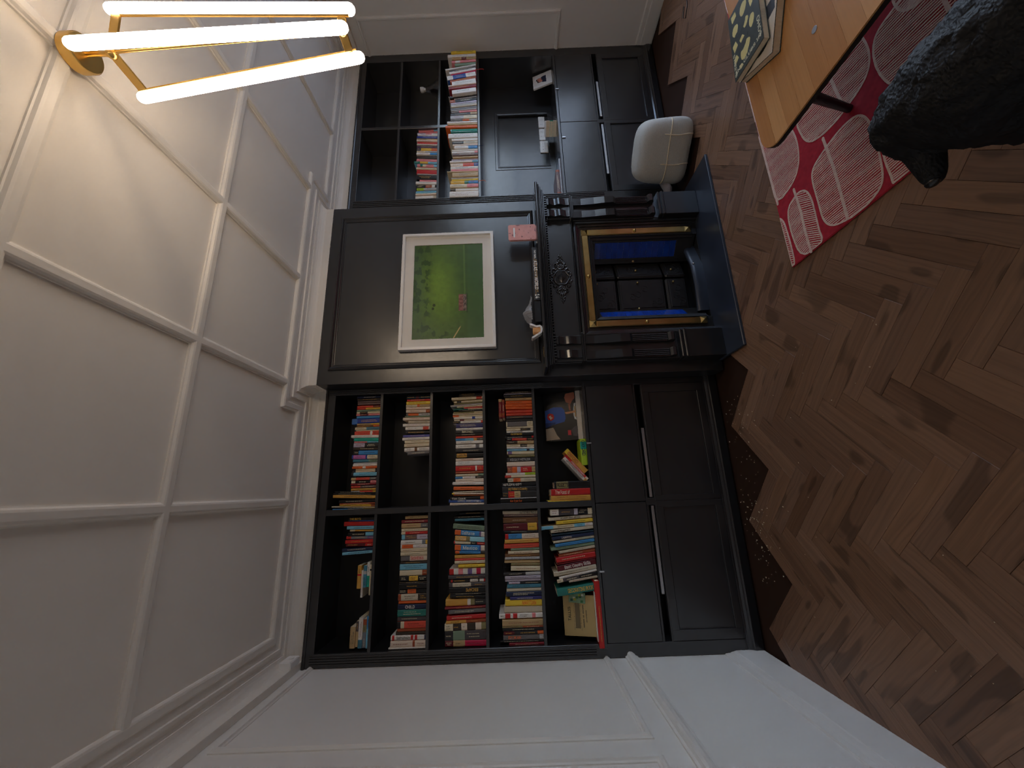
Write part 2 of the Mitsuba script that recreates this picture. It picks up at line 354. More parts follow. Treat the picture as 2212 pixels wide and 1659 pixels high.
obj('planks_beyond', trimesh.Trimesh(np.vstack(rest[0]), np.vstack(rest[1]), process=False), 'floor_wood', 'floor', uv=np.vstack(rest[2]), kind='stuff', label='the remaining herringbone blocks of the floor')

# ---------------------------------------------------------------- chimney breast
cb = thing('chimney_breast', 'black panelled chimney breast between the two bookcases', 'chimney breast')
FX0, FX1, FZ = 1.085, 1.935, 0.935
obj('body', [bx(B0, FX0, YB, 0.419, 0, 2.851, 0.002), bx(FX1, B1, YB, 0.419, 0, 2.851, 0.002), bx(FX0 - 0.01, FX1 + 0.01, YB, 0.419, FZ, 2.851, 0.0), bx(FX0 - 0.01, FX1 + 0.01, 0.30, 0.419, 0, FZ + 0.01, 0)], 'black_paint', cb)
pprof = [(0.0, 0.0), (0.0, 0.010), (0.006, 0.018), (0.014, 0.022), (0.020, 0.016), (0.024, 0.010), (0.032, 0.009), (0.036, 0.005), (0.042, 0.004), (0.042, 0.0)]
obj('panel_moulding', place(sweep(rect(0.867, 2.132, 1.268, 2.776), pprof, True), on_back(YB)), 'gloss_black', cb)

# ---------------------------------------------------------------- built-in bookcases
def flutes(x0, x1, z0, z1, y, n=4):
    w = (x1 - x0) / n
    out = []
    for i in range(n):
        a, b = x0 + i * w, x0 + (i + 1) * w; m = (a + b) / 2
        pr = [(a + 0.0012, 0), (a + w * 0.22, 0.0048), (m, 0.0062), (b - w * 0.22, 0.0048), (b - 0.0012, 0)]
        P = np.array(pr); V = np.vstack([np.c_[P[:, 0], y - P[:, 1], np.full(5, z)] for z in (z0, z1)])
        F = []
        for q in range(4): F += [[q, q + 1, 6 + q], [q, 6 + q, 5 + q]]
        F += [[0, 1, 2], [0, 2, 3], [0, 3, 4], [5, 7, 6], [5, 8, 7], [5, 9, 8]]
        out.append(trimesh.Trimesh(V, np.array(F), process=False))
    return out

def lower_cabinet(t, x0, xm0, xm1, x1, y, bars, latches, yb):
    """drawer fronts, the hand slot with its metal strip, recessed doors and plinth between x0 and x1, divided at xm0..xm1"""
    obj('counter', bx(x0 - 0.03, x1 + 0.03, y - 0.004, yb, 0.950, 0.972), 'black_paint', t)
    obj('cabinet_back', bx(x0 - 0.03, x1 + 0.03, y + 0.12, y + 0.14, 0.05, 0.95, 0), 'cabinet_inside', t)
    obj('rail', [bx(x0, x1, y + 0.001, y + 0.03, 0.488, 0.546), bx(x0, x1, y + 0.001, y + 0.03, 0.588, 0.603), bx(x0, x1, y + 0.001, y + 0.03, 0.085, 0.14)], 'black_paint', t)
    obj('stile', bx(xm0, xm1, y, y + 0.04, 0.09, 0.604), 'black_paint', t)
    for a, b, px0, px1 in ((x0, (xm0 + xm1) / 2 - 0.0012, x0 + 0.062, xm0 - 0.016), ((xm0 + xm1) / 2 + 0.0012, x1, xm1 + 0.016, x1 - 0.062)):
        obj('drawer', bx(a + 0.0015, b, y - 0.001, y + 0.02, 0.605, 0.947, 0.002), 'black_paint', t)
        dr_ = obj('door', [bx(a + 0.002, px0, y - 0.002, y + 0.02, 0.095, 0.540, 0.002), bx(px1, b - 0.001, y - 0.002, y + 0.02, 0.095, 0.540, 0.002), bx(px0 - 0.002, px1 + 0.002, y - 0.002, y + 0.02, 0.490, 0.540, 0.002), bx(px0 - 0.002, px1 + 0.002, y - 0.002, y + 0.02, 0.095, 0.140, 0.002)], 'black_paint', t)
        obj('panel', bx(px0 - 0.004, px1 + 0.004, y + 0.010, y + 0.016, 0.135, 0.495, 0), 'black_paint', dr_)
    for a, b in bars: obj('metal_strip', bx(a, b, y + 0.012, y + 0.034, 0.551, 0.571, 0.001), 'steel', t, label='pale metal strip in the hand slot')
    for a, z in latches: obj('latch', bx(a - 0.005, a + 0.005, y - 0.010, y + 0.004, z - 0.016, z + 0.016, 0.001), 'steel', t, label='small metal catch')
    sp = [(0.0, 0.0), (0.0, 0.020), (0.050, 0.020), (0.056, 0.013), (0.066, 0.011), (0.078, 0.004), (0.088, 0.003), (0.090, 0.0)]
    return sp

def shelf_board(t, x0, x1, z, y, yb): obj('shelf', bx(x0, x1, y + 0.004, yb, z - 0.020, z, 0.001), 'black_paint', t)

LZ, RZ = (2.447, 2.083, 1.702, 1.341), (2.447, 2.079, 1.709)
# left
t = thing('bookcase', 'black built-in bookcase with ten book compartments on the left of the fireplace', 'bookcase'); LB = t
yb = 0.30
obj('back_panel', bx(XL + 0.001, B0 - 0.001, yb, yb + 0.018, 0.0, 2.851, 0), 'cabinet_inside', t)
obj('side_panel', bx(-0.952, -0.934, 0.02, yb, 0.0, 2.80, 0), 'cabinet_inside', t); obj('side_panel', bx(0.7235, 0.742, 0.02, yb, 0.0, 2.80, 0), 'cabinet_inside', t)
obj('stile', [bx(XL + 0.001, -0.934, 0.0, 0.022, 0.0, 2.851)] + flutes(-1.000, -0.944, 1.02, 2.80, 0.0), 'black_paint', t)
obj('stile', [bx(0.7235, B0 - 0.0005, 0.0, 0.022, 0.0, 2.851)] + flutes(0.728, 0.764, 1.25, 2.835, 0.0), 'black_paint', t)
obj('top_rail', [bx(-0.936, 0.725, 0.0, 0.022, 2.776, 2.851), bx(-0.936, 0.725, 0.02, yb, 2.776, 2.790, 0)], 'black_paint', t)
obj('divider', bx(-0.117, -0.078, 0.002, yb, 0.971, 2.778), 'black_paint', t)
for z in LZ:
    shelf_board(t, -0.935, -0.1165, z, 0, yb); shelf_board(t, -0.0785, 0.724, z, 0, yb)
sp = lower_cabinet(t, -0.934, -0.122, -0.076, 0.7235, 0.0, ((-0.092 + 0.02, 0.404), (-0.671, -0.127)), ((0.308, 0.955), (-0.523, 0.945)), yb)
obj('plinth', place(sweep([(XL + 0.0, 0), (B0, 0)], [(u, v) for u, v in sp]), on_back(0.0)), 'gloss_black', t)
lp = [(-0.010, 0.0), (-0.010, 0.006), (-0.004, 0.010), (0.006, 0.009), (0.012, 0.0)]
obj('top_moulding', place(sweep([(XL + 0.001, 2.838), (B0 - 0.002, 2.838)], lp), on_back(0.0)), 'gloss_black', t)
# right
t = thing('bookcase', 'black built-in bookcase with a tall open niche on the right of the fireplace', 'bookcase'); RB = t
ybr = 0.36
obj('back_panel', [bx(B1 + 0.001, XR - 0.001, ybr, ybr + 0.018, 0.0, 1.02, 0), bx(B1 + 0.001, 3.07, ybr, ybr + 0.018, 1.0, 2.851, 0), bx(3.72, XR - 0.001, ybr, ybr + 0.018, 1.0, 2.851, 0), bx(3.06, 3.73, ybr, ybr + 0.018, 1.525, 2.851, 0), bx(3.06, 3.73, ybr + 0.024, ybr + 0.040, 0.9, 1.6, 0)], 'black_paint', t)
npf = [(-0.002, -0.002), (-0.002, 0.005), (0.012, 0.007), (0.014, 0.004), (0.034, 0.004), (0.038, 0.0)]
obj('niche_frame', place(sweep([(3.07, 1.02), (3.07, 1.525), (3.72, 1.525), (3.72, 1.02)], npf), on_back(ybr)), 'black_paint', t)
obj('side_panel', bx(2.462, 2.48, YR + 0.02, ybr, 0.0, 2.80, 0), 'black_paint', t); obj('side_panel', bx(4.09, 4.108, YR + 0.02, ybr, 0.0, 2.80, 0), 'black_paint', t)
obj('stile', [bx(B1 + 0.001, 2.48, YR, YR + 0.022, 0.0, 2.851)] + flutes(2.408, 2.476, 0.62, 2.80, YR), 'black_paint', t)
obj('stile', bx(4.09, XR - 0.001, YR, YR + 0.022, 0.0, 2.851), 'black_paint', t)
obj('top_rail', [bx(2.478, 4.092, YR, YR + 0.022, 2.782, 2.851), bx(2.478, 4.092, YR + 0.02, ybr, 2.782, 2.796, 0)], 'black_paint', t)
obj('divider', bx(3.257, 3.287, YR + 0.002, ybr, 1.708, 2.783), 'black_paint', t)
for z in RZ[:2]:
    shelf_board(t, 2.479, 3.2575, z, YR, ybr); shelf_board(t, 3.2865, 4.091, z, YR, ybr)
shelf_board(t, 2.479, 4.091, RZ[2], YR, ybr)
sp = lower_cabinet(t, 2.48, 3.238, 3.276, 4.09, YR, ((2.677, 3.235), (3.324, 3.751)), ((3.078, 0.927), (3.652, 0.950)), ybr)
obj('plinth', place(sweep([(B1, 0), (XR, 0)], sp), on_back(YR)), 'gloss_black', t)
obj('top_moulding', place(sweep([(B1 + 0.002, 2.838), (XR - 0.002, 2.838)], lp), on_back(YR)), 'gloss_black', t)

# ---------------------------------------------------------------- fireplace
t = thing('fireplace_surround', 'black carved wooden mantelpiece with paired brackets round the fireplace', 'fireplace'); FS = t
def slab(x0, x1, yf, z0, z1, c=0.003): return bx(x0, x1, yf, YB + 0.004, z0, z1, c)
edge = [(0.0, 0.030), (0.010, 0.026), (0.018, 0.018), (0.0, 0.0)]
obj('mantel_shelf', [slab(0.772, 2.243, -0.345, 1.236, 1.257, 0.006), slab(0.784, 2.231, -0.334, 1.224, 1.238, 0.006), slab(0.796, 2.219, -0.318, 1.212, 1.226, 0.004), slab(0.806, 2.208, -0.300, 1.196, 1.214, 0.006), slab(0.820, 2.194, -0.276, 1.184, 1.198, 0.003)], 'gloss_black', t)
den = []
x = 0.842
while x < 2.170:
    leg = x < 1.03 or x > 1.985
    den.append(bx(x, x + 0.0115, -0.274 if leg else -0.240, -0.18, 1.168, 1.186, 0.001)); x += 0.0208
obj('dentil_row', den, 'gloss_black', t, kind='stuff', label='row of tiny square dentils under the shelf')
obj('frieze', [slab(0.84, 2.176, -0.205, 0.985, 1.19, 0.002), slab(0.842, 1.030, -0.235, 0.99, 1.19, 0.002), slab(1.984, 2.174, -0.235, 0.99, 1.19, 0.002)], 'black_paint', t)
obj('rail', [slab(0.832, 1.042, -0.262, 0.976, 0.992, 0.005), slab(1.972, 2.184, -0.262, 0.976, 0.992, 0.005), slab(0.838, 1.036, -0.252, 0.962, 0.978, 0.003), slab(1.978, 2.178, -0.252, 0.962, 0.978, 0.003), slab(1.03, 1.985, -0.224, 0.978, 0.990, 0.004)], 'gloss_black', t)
zs = np.linspace(0.994, 1.164, 25)
def bracket_prof(z):
    s = (z - 0.994) / 0.17
    return -0.246 - 0.010 * s - 0.0135 * (0.5 + 0.5 * math.sin(2 * math.pi * (1.95 * s + 0.42))) * (1 if 0.12 < s < 0.88 else 0.3)
for x0, x1 in ((0.862, 0.917), (0.962, 1.017), (1.996, 2.052), (2.098, 2.154)):
    pg = Polygon([(-0.2, 0.994)] + [(bracket_prof(z), z) for z in zs] + [(-0.2, 1.164)])
    m = trimesh.creation.extrude_polygon(pg, x1 - x0, engine='earcut')
    obj('bracket', place(m, np.array([[0, 0, 1, x0], [1, 0, 0, 0], [0, 1, 0, 0], [0, 0, 0, 1.0]])), 'gloss_black', t, smooth=25)
for x0, x1 in ((0.846, 1.032), (1.982, 2.168)):
    obj('leg_board', [slab(x0, x1, -0.212, 0.02, 0.965, 0.002)], 'black_paint', t)
    obj('plinth_block', [slab(x0 - 0.006, x1 + 0.006, -0.262, 0.02, 0.272, 0.003), slab(x0 - 0.010, x1 + 0.010, -0.272, 0.272, 0.292, 0.006), slab(x0 - 0.004, x1 + 0.004, -0.258, 0.292, 0.300, 0.002), slab(x0 - 0.008, x1 + 0.008, -0.266, 0.300, 0.318, 0.006)], 'gloss_black', t)
    w = (x1 - x0)
    for a in (x0 + 0.008, x1 - 0.066):
        b = a + 0.058
        pz = [(-0.2, 0.345), (-0.250, 0.345), (-0.262, 0.356), (-0.262, 0.376), (-0.246, 0.390), (-0.236, 0.394), (-0.236, 0.628), (-0.244, 0.640), (-0.256, 0.655), (-0.254, 0.72), (-0.244, 0.80), (-0.236, 0.90), (-0.236, 0.962), (-0.2, 0.962)]
        m = trimesh.creation.extrude_polygon(Polygon(pz), b - a, engine='earcut')
        pil = [place(m, np.array([[0, 0, 1, a], [1, 0, 0, 0], [0, 1, 0, 0], [0, 0, 0, 1.0]]))]
        pil += flutes(a + 0.004, b - 0.004, 0.394, 0.636, -0.2362, 4)
        obj('pilaster', pil, 'gloss_black', t)
ar = [(0.0, 0.0), (0.0, 0.055), (0.014, 0.060), (0.020, 0.050), (0.024, 0.038), (0.034, 0.036), (0.040, 0.026), (0.056, 0.022), (0.062, 0.010), (0.062, 0.0)]
obj('architrave', place(sweep([(1.982, 0.02), (1.982, 0.968), (1.030, 0.968), (1.030, 0.02)], ar), on_back(YB - 0.001)), 'gloss_black', t)

def carved():
    ms = []
    def bl(x, z, rx, rz, ry=0.010, ang=0, y=-0.205):
        m = ball((0, 0, 0), 1.0, rx, ry, rz, 2); m.apply_transform(rot(ang, [0, 1, 0])); m.apply_translation([x, y, z]); ms.append(m)
    cx, cz = 1.4985, 1.088
    # cartouche with a faceted boss
    V = np.array([[-0.046, 0, 0], [0, 0, 0.038], [0.046, 0, 0], [0, 0, -0.038], [0, -0.022, 0]], float)
    ms.append(trimesh.Trimesh(V + [cx, -0.209, cz], [[0, 1, 4], [1, 2, 4], [2, 3, 4], [3, 0, 4]], process=False))
    ring = [(cx + 0.060 * math.cos(a) * (1 - 0.12 * math.cos(4 * a)), -0.210, cz + 0.055 * math.sin(a) * (1 + 0.10 * math.cos(4 * a))) for a in np.linspace(0, 2 * math.pi, 41)]
    ms.append(tube(ring, 0.0058, 8, False))
    ms.append(bx(cx - 0.052, cx + 0.052, -0.211, -0.203, cz - 0.040, cz + 0.040, 0.003))
    for s in (-1, 1):
        for q in (-1, 1):
            bl(cx + s * 0.030, cz + q * 0.070, 0.017, 0.008, 0.008, s * q * 25); bl(cx + s * 0.012, cz + q * 0.066, 0.012, 0.008, 0.007, -s * q * 30)
            ms.append(tube([(cx + s * (0.058 + 0.016 * math.cos(b)), -0.211, cz + q * (0.050 + 0.014 * math.sin(b))) for b in np.linspace(-1.2, 3.6, 12)], np.linspace(0.0055, 0.003, 12), 7))
        for i, (dx, rz) in enumerate(((0.082, 0.034), (0.094, 0.026), (0.088, 0.030))):
            for k in (-1, 0, 1): bl(cx + s * (dx + 0.012 * abs(k) * (-1) ** i), cz + k * (0.012 + 0.006 * i), 0.018 - 0.003 * abs(k), 0.007, 0.009, -s * k * 38)
        bl(cx + s * 0.072, cz, 0.010, 0.026, 0.010)
        for k in (-1, 1):
            bl(cx + s * 0.122, cz + k * 0.022, 0.014, 0.010, 0.009, s * k * 35); bl(cx + s * 0.134, cz + k * 0.012, 0.016, 0.007, 0.009, -s * k * 25)
            ms.append(tube([(cx + s * (0.106 + 0.012 * math.cos(b)), -0.210, cz + k * (0.034 + 0.010 * math.sin(b))) for b in np.linspace(-1.0, 3.8, 10)], np.linspace(0.005, 0.0026, 10), 7))
            bl(cx + s * 0.160, cz + k * 0.014, 0.015, 0.006, 0.008, s * k * 30); bl(cx + s * 0.182, cz + k * 0.009, 0.013, 0.005, 0.007, s * k * 28)
        bl(cx + s * 0.142, cz, 0.020, 0.008, 0.011); bl(cx + s * 0.172, cz, 0.016, 0.006, 0.009); bl(cx + s * 0.196, cz, 0.014, 0.0035, 0.006)
    return ms
obj('carved_ornament', carved(), 'gloss_black', t, smooth=50, label='carved cartouche with leaf scrolls')

t = thing('fireplace_insert', 'cast iron fireplace insert with brass trim, blue tiles and studded panels', 'fireplace'); FI = t
yt = -0.186
obj('iron_frame', [bx(FX0 - 0.02, 1.168, yt + 0.012, YB + 0.02, 0.02, 0.93, 0.003), bx(1.852, FX1 + 0.02, yt + 0.012, YB + 0.02, 0.02, 0.93, 0.003), bx(1.15, 1.87, yt + 0.012, YB + 0.02, 0.850, 0.93, 0.003)] +
    [place(sweep([(1.858, 0.06), (1.858, 0.854), (1.162, 0.854), (1.162, 0.06)], [(0.0, 0.0), (0.0, 0.024), (0.010, 0.020), (0.014, 0.010), (0.030, 0.004), (0.030, 0.0)]), on_back(-0.165))], 'cast_iron', t)
def brass_bar(x0, x1, z0, z1):
    k = obj('brass_trim', bx(x0, x1, yt - 0.006, yt + 0.014, z0, z1, 0.005), 'brass', t, label='brass trim bar')
    return k
for x0, x1 in ((1.107, 1.157), (1.864, 1.914)):
    k = brass_bar(x0, x1, 0.068, 0.862); xm = (x0 + x1) / 2
    obj('rivet', ball((xm, yt - 0.008, 0.50), 0.013, 1, 0.9, 1), 'brass', k, smooth=True)
    V = np.array([[-1, 0, -1], [1, 0, -1], [1, 0, 1], [-1, 0, 1], [0, -0.75, 0]], float) * 0.025
    for zc in (0.885, 0.095):
        obj('corner_boss', trimesh.Trimesh(V + [xm, yt - 0.004, zc], [[0, 1, 4], [1, 2, 4], [2, 3, 4], [3, 0, 4]], process=False), 'brass', k)
        if zc > 0.5: obj('corner_block', bx(x0, x1, yt - 0.005, yt + 0.014, 0.860, 0.910, 0.002), 'brass', k)
k = brass_bar(1.157, 1.864, 0.860, 0.910)
obj('rivet', ball((1.51, yt - 0.008, 0.885), 0.013, 1, 0.9, 1), 'brass', k, smooth=True)
# splayed cheeks with tiles
for s in (0, 1):
    A, Bp = ((np.array([1.186, -0.150]), np.array([1.288, -0.045])), (np.array([1.834, -0.150]), np.array([1.732, -0.045])))[s]
    u = (Bp - A) / np.linalg.norm(Bp - A); nn = np.array([u[1], -u[0]]) * (1 if s == 0 else -1); Ls = np.linalg.norm(Bp - A)
    if (nn @ (np.array([1.51, -0.3]) - A)) < 0: nn = -nn
    def cheek(u0, u1, z0, z1, d0, d1, c=0.001):
        m = bx(u0, u1, d0, d1, z0, z1, c)
        return place(m, np.array([[u[0], nn[0], 0, A[0]], [u[1], nn[1], 0, A[1]], [0, 0, 1, 0], [0, 0, 0, 1.0]]))
    ck = obj('cheek', [cheek(-0.03, Ls + 0.03, 0.03, 0.86, -0.03, -0.006), cheek(-0.004, 0.012, 0.05, 0.85, -0.006, 0.006), cheek(Ls - 0.012, Ls + 0.004, 0.05, 0.85, -0.006, 0.006), cheek(0, Ls, 0.80, 0.85, -0.006, 0.006), cheek(0, Ls, 0.05, 0.168, -0.006, 0.006)], 'cast_iron', t)
    obj('grout', cheek(0.008, Ls - 0.008, 0.166, 0.802, -0.007, 0.000, 0), 'grout', ck)
    for i in range(14):
        z0 = 0.170 + i * 0.045
        obj('tile', cheek(0.013, Ls - 0.013, z0, z0 + 0.0432, -0.004, 0.0035, 0.001), 'blue_tile', ck)
    st = cheek(Ls * 0.5 - 0.009, Ls * 0.5 + 0.009, 0.478, 0.496, 0.0, 0.014, 0.004)
    c3 = np.array([*(A + u * (Ls + 0.012) + nn * 0.012), 0.49])
    obj('stud', ball(c3, 0.010), 'brass', ck, smooth=True)
obj('firebox', [bx(1.15, 1.87, 0.05, 0.06, 0.0, 0.93, 0), bx(1.15, 1.87, -0.15, 0.06, 0.856, 0.87, 0), bx(1.10, 1.92, -0.16, 0.06, 0.0, 0.022, 0)], 'cast_iron', t)
for (p0, p1) in (((1.292, -0.030), (1.566, -0.036)), ((1.572, -0.052), (1.735, 0.012))):
    p0, p1 = np.array(p0), np.array(p1); u = (p1 - p0) / np.linalg.norm(p1 - p0); nn = np.array([u[1], -u[0]]); Ls = np.linalg.norm(p1 - p0)
    M = np.array([[u[0], -nn[0], 0, p0[0]], [u[1], -nn[1], 0, p0[1]], [0, 0, 1, 0], [0, 0, 0, 1.0]])
    for z0, z1 in ((0.640, 0.850), (0.268, 0.628), (0.095, 0.256)):
        pk = obj('iron_panel', [place(bx(0.002, Ls - 0.002, 0.0, 0.03, z0, z1, 0.012), M), place(bx(0.024, Ls - 0.024, -0.004, 0.01, z0 + 0.022, z1 - 0.022, 0.003), M)], 'cast_iron', t)
        zz = z1 - 0.055 if z1 - z0 < 0.3 else (z0 + z1) / 2 + 0.03
        c3 = np.array([*(p0 + u * Ls * (0.36 if Ls < 0.2 else 0.85) + nn * 0.012), zz])
        obj('stud', ball(c3, 0.009), 'brass', pk, smooth=True)
        # low relief scrolls
        sc = []
        for q in range(5):
            cx_, cz_ = 0.05 + (Ls - 0.1) * ((q * 0.37) % 1.0), z0 + 0.05 + (z1 - z0 - 0.1) * ((q * 0.61 + 0.2) % 1.0)
            sc.append(place(tube([(cx_ + (0.010 + 0.003 * a) * math.cos(a), -0.005, cz_ + (0.010 + 0.003 * a) * math.sin(a)) for a in np.linspace(0, 6.5, 16)], 0.0022, 5), M))
        obj('relief', sc, 'cast_iron', pk)
kp = [(-0.022, 0.02), (-0.022, 0.075), (-0.016, 0.092), (-0.004, 0.100), (0.010, 0.098), (0.020, 0.086), (0.024, 0.066), (0.024, 0.02)]
kb = obj('kerb', sweep([(1.225, -0.135), (1.42, -0.160), (1.585, -0.150), (1.70, -0.108), (1.80, -0.075)], kp), 'slate', t, smooth=40, label='low rounded kerb')
obj('stud', ball((1.60, -0.168, 0.085), 0.009), 'steel', kb, smooth=True)
t = thing('hearth', 'dark slate hearth slab on the floor in front of the fireplace', 'hearth')
obj('slab', bx(0.832, 2.312, -0.463, -0.095, 0.0, 0.020, 0.004), 'slate', t)
# ---------------------------------------------------------------- books
PAL = {k: lin(v) for k, v in dict(n=(28, 40, 72), u=(60, 48, 38), M=(112, 90, 88), m=(216, 80, 60), R=(96, 20, 30), o=(224, 104, 44), r=(194, 38, 36), y=(226, 180, 64), e=(124, 146, 122), c=(222, 208, 176), z=(46, 44, 44), p=(228, 138, 140),
    h=(62, 138, 198), b=(44, 64, 152), T=(190, 160, 114), B=(114, 78, 46), a=(70, 130, 152), w=(232, 227, 218), j=(28, 172, 150), s=(122, 190, 216), L=(188, 180, 196), g=(108, 104, 104), k=(22, 21, 22), Q=(192, 26, 74), q=(136, 34, 44), A=(214, 160, 72),
    f=(162, 78, 44), Y=(238, 202, 62), d=(228, 210, 190), l=(182, 182, 182), C=(202, 190, 166), i=(94, 94, 162), O=(138, 128, 86), t=(42, 122, 112), G=(122, 128, 138), I=(58, 54, 110), J=(48, 82, 152), P=(192, 112, 172), N=(172, 202, 52), v=(112, 92, 142),
    x=(20, 44, 58), Z=(76, 68, 70), S=(160, 222, 236), V=(72, 38, 64), D=(90, 70, 60)).items()}
CNAME = dict(n='navy', u='dark brown', M='mauve grey', m='coral', R='maroon', o='orange', r='red', y='amber', e='sage green', c='cream', z='charcoal', p='pink', h='bright blue', b='royal blue', T='tan', B='brown', a='dusky blue', w='white', j='turquoise', s='sky blue', L='lilac',
    g='grey', k='black', Q='crimson', q='wine red', A='golden', f='rust brown', Y='yellow', d='pale beige', l='light grey', C='beige', i='lavender blue', O='olive', t='teal', G='slate grey', I='indigo', J='mid blue', P='orchid pink', N='lime green', v='violet', x='dark teal', Z='dark grey', S='pale aqua', V='plum')
DARK = set('nuRzkbqIJxZVBtgvGfMi')
